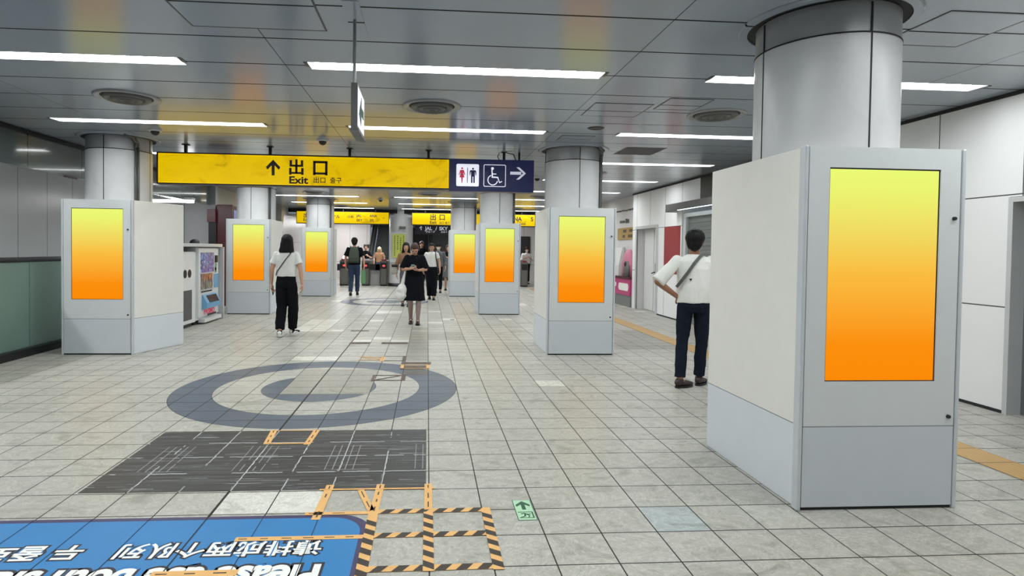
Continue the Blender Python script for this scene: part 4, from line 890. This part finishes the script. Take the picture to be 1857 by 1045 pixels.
# ================================================================== PEOPLE
def V3(*a): return Vector(a)
def noise_disp(amp, fx, fy, fz, off=0.0):
    def f(c): return amp * noise.noise(Vector((c.x * fx + off, c.y * fy + off, c.z * fz)))
    return f
def hand(mb, w, d, n, thumb=1, curl=25, sc=1.0):
    """w wrist, d finger direction, n palm normal (side the fingers curl to); returns nothing, adds palm + 5 fingers"""
    d, n = d.normalized(), n.normalized(); n = (n - d * n.dot(d)).normalized(); s = d.cross(n) * thumb
    pal = [(w, .026, .019), (w + d * .03, .034, .019), (w + d * .065, .041, .017), (w + d * .092, .039, .014)]
    mb.loft([(c, a * sc, b * sc, s, n) for c, a, b in pal], 14)
    for k, (off, ln) in enumerate(((.030, .070), (.010, .078), (-.010, .072), (-.029, .056))):
        p = w + d * .085 + s * off; pts = [p]; dd = d.copy(); a = math.radians(curl * (0.8 + .12 * k))
        for q, fr in enumerate((.42, .32, .26)):
            dd = (dd * math.cos(a) + n * math.sin(a)).normalized(); nn = (n - dd * n.dot(dd)).normalized(); n_ = nn
            p = p + dd * ln * fr; pts.append(p); n = n if q == 9 else n
        mb.limb(pts, [.0092, .0086, .0078, .0066], 8)
    p = w + d * .022 + s * .030; t1 = (d * .62 + s * .62 + n * .35).normalized(); q = p + t1 * .038; t2 = (d * .85 + s * .2 + n * .4).normalized(); e = q + t2 * .03
    mb.limb([p, q, e], [.0135, .0105, .0085], 8)
def xform(mb, Mx):
    mb.v = [tuple(Mx @ Vector(v)) for v in mb.v]; return mb
def head_mb(face=True):
    m = MB(); m.ball((0, -.008, 1.607), (.073, .092, .098), 22, 14); m.ball((0, .022, 1.567), (.060, .070, .088), 20, 12); m.ball((0, .045, 1.522), (.038, .038, .026), 14, 8)
    if face:
        m.ball((0, .094, 1.583), (.009, .013, .024), 10, 7); m.ball((0, .100, 1.568), (.014, .014, .011), 10, 7)
        m.ball((0, .080, 1.545), (.024, .018, .014), 12, 7); m.ball((0, .078, 1.522), (.020, .018, .015), 10, 7); m.ball((0, .078, 1.622), (.045, .018, .012), 14, 7)
        for s in (-1, 1): m.ball((s * .038, .068, 1.57), (.020, .022, .022), 12, 7)
    for s in (-1, 1): m.ball((s * .076, -.012, 1.585), (.010, .020, .031), 10, 7)
    return m
def person(label, x, y, rz, h, legs, arms, cloth, hair, head=(0, 0, 0), lean=0.0, vox=.008, female=False, skin='skin', hands=True, face=False, group=None):
    """legs/arms: joint points in the body's own frame (x right, y forward, z up, for a height of 1.70)"""
    r = thing('person', label, 'person', (x, y, 0), group, rz); sc = h / 1.70; r.scale = (sc, sc, sc)
    sw = .165 if female else .19
    ln = lambda z: lean * max(0.0, z - .95)            # forward lean of the upper body
    T = [(.84, .13, .09), (.92, .155, .105), (1.0, .135, .095), (1.08, .118 if female else .135, .085), (1.2, .135, .095), (1.3, .150, .10), (1.38, .145, .088), (1.43, .085, .06)]
    b = MB(); b.loft([((0, ln(z), z), rx * (.93 if female else 1), ry) for z, rx, ry in T], 22)
    hz = Matrix.Translation((0, ln(1.47), 1.47)) @ Matrix.Rotation(math.radians(head[2]), 4, 'Z') @ Matrix.Rotation(math.radians(-head[0]), 4, 'X') @ Matrix.Rotation(math.radians(head[1]), 4, 'Y') @ Matrix.Scale(1.06, 4) @ Matrix.Translation((0, 0.012, -1.475))
    b.limb([(0, ln(1.38) - .012, 1.39), tuple(hz @ Vector((0, -.012, 1.52)))], [.060, .050], 16)
    hd = xform(head_mb(face), hz); b.add(hd.v, hd.f)
    fingers = MB()
    for k, a in enumerate(arms):
        sx = -1 if k == 0 else 1; S = Vector((sx * sw, ln(1.38), 1.385)); E_, Wr = Vector(a[0]), Vector(a[1])
        b.limb([S, S.lerp(E_, .5), E_, E_.lerp(Wr, .35), Wr], [.052, .046, .038, .036, .025], 14)
        if hands: hand(fingers if vox < .0085 else fingers, Wr - (Wr - E_).normalized() * .008, Vector(a[2]), Vector(a[3]), a[4] if len(a) > 4 else 1, a[5] if len(a) > 5 else 25)
    for hp, kn, an, fy in legs:
        hp, kn, an = Vector(hp), Vector(kn), Vector(an); b.limb([hp, hp.lerp(kn, .55), kn, kn.lerp(an, .3), kn.lerp(an, .7), an], [.082, .068, .052, .054, .042, .034], 16)
        f = Vector((-math.sin(fy), math.cos(fy), 0)); b.limb([an, an + f * .07 + Vector((0, 0, -.045))], [.034, .028], 10)
    remesh('body', b, vox, skin, r, 4, extra=fingers)
    if face:
        e = MB(); l = MB(); w = MB()
        for s in (-1, 1): e.ball((s * .031, .081, 1.592), (.011, .006, .005), 10, 6); w.box((s * .031 - .018, .084, 1.609), (s * .031 + .018, .090, 1.614))
        l.ball((0, .097, 1.541), (.021, .006, .007), 12, 6)
        xform(e, hz).build('eyes', 'eye', r, smooth=True); xform(l, hz).build('lips', 'lip', r, smooth=True); xform(w, hz).build('eyebrows', 'hair', r)
    # hair
    hm = MB(); style, hcol = hair
    if style == 'short':
        hm.ball((0, -.022, 1.638), (.094, .106, .094), 24, 14); hm.ball((0, -.066, 1.58), (.078, .056, .080), 20, 12)
        for s in (-1, 1): hm.ball((s * .068, -.02, 1.615), (.018, .04, .045), 12, 8)
    elif style == 'bob':
        hm.ball((0, -.015, 1.622), (.093, .104, .104), 26, 16)
        hm.loft([((0, -.035, 1.425), .112, .075), ((0, -.035, 1.45), .117, .082), ((0, -.028, 1.52), .106, .088), ((0, -.02, 1.60), .094, .092), ((0, -.02, 1.66), .075, .08)], 28)
    elif style == 'tied':
        hm.ball((0, -.012, 1.622), (.084, .100, .098), 24, 14); hm.ball((0, -.085, 1.57), (.045, .045, .06), 16, 10)
    elif style == 'cap':
        hm.ball((0, -.01, 1.640), (.085, .105, .080), 24, 14); hm.ball((0, .085, 1.632), (.065, .075, .014), 18, 8)
    if style in ('bob', 'tied'):      # keep the face clear, open the front
        hm.v = [(v[0], min(v[1], .052) if v[2] < 1.635 and abs(v[0]) < .06 else v[1], v[2]) for v in hm.v]
        hm.v = [(v[0], v[1] if (v[2] > 1.64 or v[1] < .02 or abs(v[0]) > .062) else .02 + (v[1] - .02) * .3, v[2]) for v in hm.v]
    xform(hm, hz)
    remesh('hair' if style != 'cap' else 'cap', hm, vox * .85, hcol, r, 2, disp=(lambda c: .006 * noise.noise(Vector((c.x * 60, c.y * 60, c.z * 9))) + .004 * noise.noise(Vector((c.x * 18, c.y * 18, c.z * 6)))) if style != 'cap' else None)
    # clothes
    for c in cloth:
        kind, mtl = c[0], c[1]; o = c[2] if len(c) > 2 else {}
        m = MB()
        if kind == 'top':
            hem, sl, lo = o.get('hem', .96), o.get('sleeve', .55), o.get('loose', .02)
            rings = [((0, ln(z), z), rx * (.95 if female else 1) + lo * f, ry + lo * f) for z, rx, ry, f in
                     ((hem, .150 if hem > .9 else .16, .108, .9), (1.0, .142, .10, 1.25), (1.08, .130, .092, 1.5), (1.2, .140, .098, 1.15), (1.3, .156, .104, .9), (1.38, .158, .092, .75), (1.425, .115, .072, .6), (1.455, .062, .056, .5)) if z >= hem]
            m.loft(rings, 26)
            for k, a in enumerate(arms):
                sx = -1 if k == 0 else 1; S = Vector((sx * (sw - .01), ln(1.38), 1.385)); E_, Wr = Vector(a[0]), Vector(a[1])
                if sl <= 1: P = [S, S.lerp(E_, sl)]; rr = [.062, .064 + o.get('flare', .004)]
                else: P = [S, E_, E_.lerp(Wr, sl - 1)]; rr = [.062, .062 + o.get('flare', 0), .058 + o.get('flare', 0)]
                for q in range(len(P) - 1): m.cyl(P[q], P[q + 1], rr[q], rr[q + 1], 18)
                for q in range(len(P) - 1): m.ball(P[q], (rr[q],) * 3, 16, 10)
            remesh(o.get('name', 'shirt'), m, vox, mtl, r, 3, disp=lambda c: .007 * noise.noise(Vector((c.x * 9 + 3, c.y * 9, c.z * 5))) + .003 * noise.noise(Vector((c.x * 24, c.y * 24, c.z * 15))))
        elif kind == 'trousers':
            top, w = o.get('top', 1.0), o.get('wide', 0.0)
            m.loft([((0, 0, .83), .145, .105), ((0, -.008, .90), .168 + w * .3, .122), ((0, 0, top), (.138 if female else .146), .108)], 24)
            for hp, kn, an, fy in legs:
                hp, kn, an = Vector(hp), Vector(kn), Vector(an); e = kn.lerp(an, o.get('len', .93))
                P = [hp, hp.lerp(kn, .5), kn, kn.lerp(an, .5), e]; rr = [.088 + w * .4, .080 + w * .8, .064 + w, .062 + w, .058 + w * .9]
                for q in range(4): m.cyl(P[q], P[q + 1], rr[q], rr[q + 1], 18)
                for q in range(4): m.ball(P[q], (rr[q],) * 3, 16, 10)
            remesh('trousers', m, vox, mtl, r, 3, disp=lambda c: .006 * noise.noise(Vector((c.x * 12, c.y * 12 + 5, c.z * 8))) + .0035 * noise.noise(Vector((c.x * 26, c.y * 26, c.z * 22))))
        elif kind == 'dress':
            m.loft([((0, ln(z), z), rx, ry) for z, rx, ry in ((.50, .235, .19), (.60, .222, .18), (.75, .21, .165), (.95, .19, .145), (1.08, .165, .125), (1.2, .165, .12), (1.3, .172, .118), (1.38, .165, .095), (1.43, .11, .07), (1.455, .062, .056))], 28)
            for k, a in enumerate(arms):
                sx = -1 if k == 0 else 1; S = Vector((sx * (sw - .01), ln(1.38), 1.385)); e = S.lerp(Vector(a[0]), .95); m.cyl(S, e, .070, .088, 18); m.ball(S, (.070,) * 3, 16, 10)
            remesh('dress', m, vox, mtl, r, 3, disp=lambda c: .010 * noise.noise(Vector((c.x * 14, c.y * 14, c.z * 2.5))) + .003 * noise.noise(Vector((c.x * 26, c.y * 26, c.z * 12))))
        elif kind in ('shoes', 'sneakers'):
            for hp, kn, an, fy in legs:
                an = Vector(an); t = MB(); z0 = max(0.0, an.z - .085); Rz = Matrix.Translation((an.x, an.y, z0)) @ Matrix.Rotation(fy, 4, 'Z') @ (Matrix.Rotation(math.radians(o.get('tip', 0)), 4, 'X') if z0 > .005 else Matrix.Identity(4))
                t.ball((0, -.012, .058), (.040, .058, .046), 16, 10); t.ball((0, .06, .045), (.043, .075, .036), 16, 10); t.ball((0, .13, .036), (.044, .058, .027), 16, 10); t.cyl((0, -.005, .06), (0, -.005, .10), .042, .042, 16)
                xform(t, Rz); sh_ = remesh('shoe', t, min(vox, .008), mtl, r, 3)
                u = MB(); u.prism([(.0 + .050 * math.cos(q), (.06 + (.13 if math.sin(q) > 0 else .125) * math.sin(q))) for q in [2 * PI * k / 20 for k in range(20)]], 0.0, .034 if kind == 'sneakers' else .022); xform(u, Rz).build('sole', o.get('sole', 'black'), sh_)
                if kind == 'sneakers':
                    u = MB(); u.ball((0, -.052, .062), (.036, .022, .034), 12, 8); xform(u, Rz).build('heel_tab', 'white_ink', sh_, smooth=True)
                    u = MB(); u.box((-.020, .03, .072), (.020, .10, .080)); xform(u, Rz).build('laces', 'white_ink', sh_)
                    u = MB(); u.ext([(-.02, .03), (.08, .03), (.09, .045), (.02, .065), (-.03, .05)], (.0435, 0, 0), (0, 1, 0), (0, 0, 1), (.003, 0, 0)); u.ext([(-.02, .03), (.08, .03), (.09, .045), (.02, .065), (-.03, .05)], (-.0435, 0, 0), (0, 1, 0), (0, 0, 1), (-.003, 0, 0)); xform(u, Rz).build('side_stripe', 'white_ink', sh_)
        elif kind == 'stockings':
            for hp, kn, an, fy in legs:
                hp, kn, an = Vector(hp), Vector(kn), Vector(an); m = MB(); m.limb([hp.lerp(kn, .75), kn, kn.lerp(an, .3), kn.lerp(an, .7), an], [.066, .057, .058, .046, .038], 16); remesh('stocking', m, vox, mtl, r, 3)
        elif kind == 'belt':
            m.loft([((0, 0, 0), .156, .118), ((0, 0, .034), .154, .116)], 28); q = m.build('belt', mtl, r, smooth=False, loc=(0, 0, o.get('z', .965)))
        elif kind == 'mask':
            m.ball((0, .072, 1.545), (.048, .038, .042), 16, 10); xform(m, hz).build('mask', mtl, r, smooth=True)
    return r
def wear(src, name, label, cat, rz=None):
    """an item worn or held: top-level, sharing the wearer's frame"""
    r = thing(name, label, cat, src.location, None, src.rotation_euler.z); r.scale = src.scale; return r
def ribbon(mb, pts, w, t, nrm):
    """flat strap through pts; nrm outward normals"""
    for k in range(len(pts) - 1):
        a, b = Vector(pts[k]), Vector(pts[k + 1]); d = (b - a).normalized(); n = Vector(nrm[k]).normalized(); s = d.cross(n).normalized() * (w / 2)
        n2 = Vector(nrm[k + 1]).normalized(); s2 = d.cross(n2).normalized() * (w / 2)
        P = [a - s, a + s, b + s2, b - s2]; mb.add(P + [P[0] + n * t, P[1] + n * t, P[2] + n2 * t, P[3] + n2 * t], [(0, 3, 2, 1), (4, 5, 6, 7), (0, 1, 5, 4), (1, 2, 6, 5), (2, 3, 7, 6), (3, 0, 4, 7)])
    return mb
def leg(hx, kx, ky, ax, ay, az=.085, fy=0.0, kz=.49): return ((hx, 0, .89), (kx, ky, kz), (ax, ay, az), fy)

# 1 man in white shirt, back to the camera, left hand on his hip
p1 = person('man in white shirt and dark jeans, back turned, hand on hip, beside largest kiosk', 2.90, 6.22, math.radians(-8), 1.70,
    [leg(-.085, -.105, .03, -.135, -.03, fy=math.radians(-60)), leg(.09, .11, .05, .115, .12, fy=math.radians(-38))],
    [((-.40, -.05, 1.155), (-.175, -.02, .99), (.55, .35, -.35), (.3, .5, -.2), -1, 18), ((.275, .02, 1.12), (.245, .06, .87), (0, .12, -1), (-1, .2, 0), -1, 20)],
    [('top', 'white_cloth', {'hem': .93, 'sleeve': 1.0, 'loose': .034, 'flare': .016}), ('trousers', 'navy_denim', {'top': 1.0, 'wide': .0, 'len': .93}), ('belt', 'belt_brown', {'z': .95}), ('shoes', 'brown_leather', {})],
    ('short', 'hair'), head=(-6, 2, -22), vox=.0065, skin='skin_tan')
for q in p1.children:
    if q.name.startswith('shirt'):
        fl = MB(); fl.loft([((0, -.004, 1.155), .172, .128), ((0, -.004, 1.163), .172, .127)], 30); fl.build('yoke_hem', 'white_cloth', q)
        MB().ext([(-.018, .012), (.018, .012), (0, -.014)], (-.075, -.134, 1.185), (1, 0, 0), (0, 0, 1), (0, -.004, 0)).build('triangle_badge', 'black', q)
MB().box((.0, -.128, .945), (.07, -.115, .975)).build('leather_patch', 'belt_brown', p1)
w1 = wear(p1, 'shoulder_bag', 'dark grey strap of a shoulder bag crossing the back of the white-shirted man', 'bag')
ribbon(MB(), [(-.205, -.085, 1.10), (-.16, -.125, 1.18), (-.10, -.14, 1.27), (-.04, -.135, 1.36), (.03, -.105, 1.435), (.085, -.05, 1.462), (.11, .02, 1.45)], .034, .006,
       [(-.7, -.7, 0), (-.4, -1, 0), (-.2, -1, .1), (-.1, -1, .4), (.1, -.7, .9), (.1, -.2, 1), (.1, .5, 1)]).build('strap', 'grey_strap', w1)

# 2 woman in white tee
p2 = person('woman with black bob hair, white tee and black trousers, walking away', -2.33, 9.93, math.radians(2), 1.665,
    [leg(-.08, -.085, .06, -.085, -.10, .10, fy=math.radians(8)), leg(.08, .10, .09, .065, .22, .085, fy=math.radians(-28))],
    [((-.235, -.02, 1.13), (-.255, .06, .885), (-.05, .2, -1), (1, 0, 0), 1, 30), ((.24, -.03, 1.13), (.275, -.06, .88), (.05, .0, -1), (-1, 0, 0), -1, 25)],
    [('top', 'white_cloth', {'hem': 1.02, 'sleeve': .62, 'loose': .03, 'flare': .012}), ('trousers', 'black_cloth', {'top': 1.07, 'wide': .022, 'len': .92}), ('sneakers', 'black_cloth', {'sole': 'sole', 'tip': 0})],
    ('bob', 'hair'), head=(0, 3, 14), vox=.0075, female=True)
w2 = wear(p2, 'crossbody_bag', 'thin black bag strap crossing the back of the woman in white tee', 'bag')
ribbon(MB(), [(-.155, -.07, 1.04), (-.13, -.118, 1.10), (-.06, -.134, 1.20), (.01, -.14, 1.30), (.07, -.122, 1.38), (.105, -.075, 1.435), (.12, .0, 1.45)], .014, .006,
       [(-.8, -.6, 0), (-.4, -1, 0), (0, -1, 0), (0, -1, .2), (.1, -.9, .5), (.2, -.4, 1), (.2, .3, 1)]).build('strap', 'black', w2)
w3 = wear(p2, 'phone', 'dark phone hanging from the left hand of the woman in white tee', 'phone')
xform(MB().box((-.006, -.035, -.075), (.006, .035, .075)), Matrix.Translation((-.243, .105, .775)) @ Matrix.Rotation(math.radians(18), 4, 'X')).build('phone_body', 'black', w3)
# 3 woman in navy dress, walking to the camera, looking at her phone
p3 = person('woman in dark navy dress walking to the camera, looking down at her hands', -.25, 11.6, PI, 1.60,
    [leg(-.075, -.09, .10, -.08, .10, .085, fy=0), leg(.075, .08, .09, .07, -.10, .10, fy=0)],
    [((-.235, .03, 1.15), (-.09, .20, 1.135), (.9, .2, .05), (0, -.1, 1), -1, 18), ((.235, .03, 1.15), (.09, .21, 1.16), (-.7, .3, .45), (-.3, -.3, -.2), 1, 40)],
    [('dress', 'black_cloth'), ('stockings', 'stocking'), ('shoes', 'black_leather', {'tip': -14})],
    ('tied', 'hair_brown'), head=(34, 0, 0), vox=.008, female=True, face=True)
w4 = wear(p3, 'phone', 'pale phone held in the hands of the woman in the navy dress', 'phone')
xform(MB().box((-.035, -.005, -.065), (.035, .005, .065)), Matrix.Translation((0.03, .235, 1.20)) @ Matrix.Rotation(math.radians(-40), 4, 'X')).build('phone_body', 'phone', w4)
w5 = wear(p3, 'plastic_bag', 'large white plastic bag hanging from the forearm of the woman in navy dress', 'bag')
m = MB(); m.ball((.255, .08, .70), (.105, .09, .15), 20, 12); m.ball((.27, .08, .60), (.12, .10, .11), 20, 12); m.limb([(.24, .08, .84), (.19, .12, 1.10)], [.04, .012], 10); m.limb([(.26, .07, .82), (.20, .12, 1.11)], [.03, .010], 10)
remesh('bag_body', m, .008, 'white_cloth', w5, 2, disp=lambda c: .012 * noise.noise(Vector((c.x * 18, c.y * 18, c.z * 9))) + .006 * noise.noise(Vector((c.x * 40, c.y * 40, c.z * 20))))
# 4 backpacker
p4 = person('man in black tee and blue jeans with a backpack, walking towards the gates', -2.28, 18.6, math.radians(4), 1.78,
    [leg(-.085, -.09, .05, -.105, -.04, .085, fy=0), leg(.085, .09, .10, .085, .20, .085, fy=0)],
    [((-.26, -.04, 1.13), (-.25, .04, .88), (.1, .2, -1), (1, 0, 0), 1, 25), ((.27, -.06, 1.13), (.29, -.02, .87), (0, .1, -1), (-1, 0, 0), -1, 25)],
    [('top', 'black_cloth', {'hem': .92, 'sleeve': .8, 'loose': .03, 'flare': .01}), ('trousers', 'jeans', {'top': .96, 'wide': .006}), ('shoes', 'black_leather', {})],
    ('short', 'hair'), head=(0, 0, 0), vox=.011)
w6 = wear(p4, 'backpack', 'olive grey backpack on the back of the man in black tee', 'backpack')
m = MB(); m.loft([((0, -.18, .98), .13, .07), ((0, -.20, 1.02), .145, .095), ((0, -.21, 1.15), .15, .10), ((0, -.19, 1.32), .135, .085), ((0, -.17, 1.42), .10, .055), ((0, -.155, 1.45), .05, .03)], 24)
q = remesh('pack_body', m, .01, 'olive', w6, 2); MB().box((-.10, -.325, 1.02), (.10, -.29, 1.16)).build('front_pocket', 'olive', w6, bevel=.015)
for s in (-1, 1): ribbon(MB(), [(s * .10, -.10, 1.43), (s * .11, .0, 1.47), (s * .12, .10, 1.40), (s * .13, .13, 1.2)], .05, .01, [(0, -.5, 1), (0, 0, 1), (0, 1, .5), (0, 1, 0)]).build('shoulder_strap', 'grey_strap', w6)
# 5 woman in white top facing the camera
p5 = person('woman in white top and black trousers facing the camera, behind the navy dress woman', .12, 17.3, PI, 1.64,
    [leg(-.08, -.085, .06, -.075, .14, .085, fy=0), leg(.08, .07, .06, .05, -.06, .10, fy=0)],
    [((-.24, -.02, 1.13), (-.255, .08, .90), (0, .2, -1), (1, 0, 0), 1, 25), ((.23, -.02, 1.13), (.25, .02, .90), (0, .2, -1), (-1, 0, 0), -1, 25)],
    [('top', 'white_cloth', {'hem': 1.0, 'sleeve': .5, 'loose': .02}), ('trousers', 'black_cloth', {'top': 1.04, 'wide': .02}), ('shoes', 'black_leather', {})],
    ('tied', 'hair'), head=(8, 0, 0), vox=.011, female=True, face=True)
w7 = wear(p5, 'shoulder_bag', 'black bag strap over the shoulder of the woman in white top', 'bag')
ribbon(MB(), [(-.115, .0, 1.455), (-.12, .09, 1.38), (-.14, .13, 1.25), (-.165, .11, 1.1), (-.18, .06, .98)], .03, .008, [(0, 0, 1), (0, 1, .5), (0, 1, 0), (-.3, 1, 0), (-1, .5, 0)]).build('strap', 'black', w7)
MB().box((-.24, -.10, .78), (-.17, .08, .98)).build('bag_body', 'black', w7, bevel=.02)
# 6 others further back
std = [((-.25, -.02, 1.13), (-.25, .06, .88), (0, .2, -1), (1, 0, 0), 1, 25), ((.25, -.02, 1.13), (.25, .06, .88), (0, .2, -1), (-1, 0, 0), -1, 25)]
up = [((-.26, .10, 1.12), (-.14, .26, 1.22), (.5, .4, .4), (1, 0, 0), 1, 35), ((.26, .10, 1.12), (.14, .26, 1.22), (-.5, .4, .4), (-1, 0, 0), -1, 35)]
LG = [leg(-.08, -.085, .05, -.08, .08, .085), leg(.08, .085, .05, .08, -.08, .095)]
p6 = person('woman in brown top with a black bag, mostly hidden behind the navy dress woman', -.55, 15.2, PI, 1.62, LG, std,
    [('top', 'tan_cloth', {'hem': .95, 'sleeve': 1.6}), ('trousers', 'grey_cloth', {}), ('shoes', 'black_leather')], ('bob', 'hair'), vox=.013, female=True, face=True)
w8 = wear(p6, 'handbag', 'pale woven handbag with black top held left of the navy dress woman', 'bag')
m = MB(); m.loft([((.30, .06, .86), .07, .05), ((.30, .06, .92), .085, .06), ((.30, .06, 1.02), .08, .055), ((.30, .06, 1.06), .06, .045)], 18); m.build('bag_body', 'wicker', w8, smooth=True)
MB().box((.22, .0, 1.06), (.38, .12, 1.13)).build('flap', 'black', w8, bevel=.015)
for k in range(4): MB().tube([(.30 + .088 * math.cos(t), .06 + .063 * math.sin(t), .885 + k * .045) for t in [2 * PI * q / 14 for q in range(15)]], .004, 5).build('woven_band', 'black', w8)
person('person in dark cap and dark clothes just right of the woman in white top', .37, 20.1, PI, 1.66, LG, std, [('top', 'grey_cloth', {'hem': .9, 'sleeve': 1.7}), ('trousers', 'black_cloth', {}), ('mask', 'mask'), ('shoes', 'black_leather')], ('cap', 'black_cloth'), vox=.014, face=True)
person('woman in dark patterned clothes standing left of the smallest kiosk', .74, 21.2, PI, 1.62, LG, up, [('top', 'black_cloth', {'hem': .9, 'sleeve': 1.7}), ('dress', 'grey_cloth'), ('shoes', 'black_leather')], ('bob', 'hair_brown'), vox=.014, female=True, face=True)
person('person in dark coat at the back of the crowd near the escalator', -.25, 24.8, PI, 1.78, LG, std, [('top', 'black_cloth', {'hem': .9, 'sleeve': 1.7}), ('trousers', 'black_cloth', {}), ('shoes', 'black_leather')], ('short', 'hair_brown'), vox=.016, face=True)
person('person in black raising both hands beyond the left ticket gates', -2.65, 25.6, PI, 1.62, LG, up, [('top', 'black_cloth', {'hem': .95, 'sleeve': .8}), ('trousers', 'blue_cloth', {}), ('shoes', 'black_leather')], ('tied', 'hair'), vox=.016, female=True, face=True)
person('person with pale hair in blue jeans beyond the gate with red arrow', -2.15, 26.6, PI, 1.55, LG, std, [('top', 'tan_cloth', {'hem': .95, 'sleeve': .8}), ('trousers', 'jeans', {}), ('shoes', 'black_leather')], ('bob', 'pale_hair'), head=(30, 0, 0), vox=.016, female=True, face=True)
person('masked person in white shirt behind the gate between the right kiosks', 4.36, 25.7, PI, 1.60, LG, up, [('top', 'white_cloth', {'hem': .95, 'sleeve': 1.5}), ('trousers', 'black_cloth', {}), ('mask', 'mask'), ('shoes', 'black_leather')], ('short', 'hair'), vox=.016, face=True)
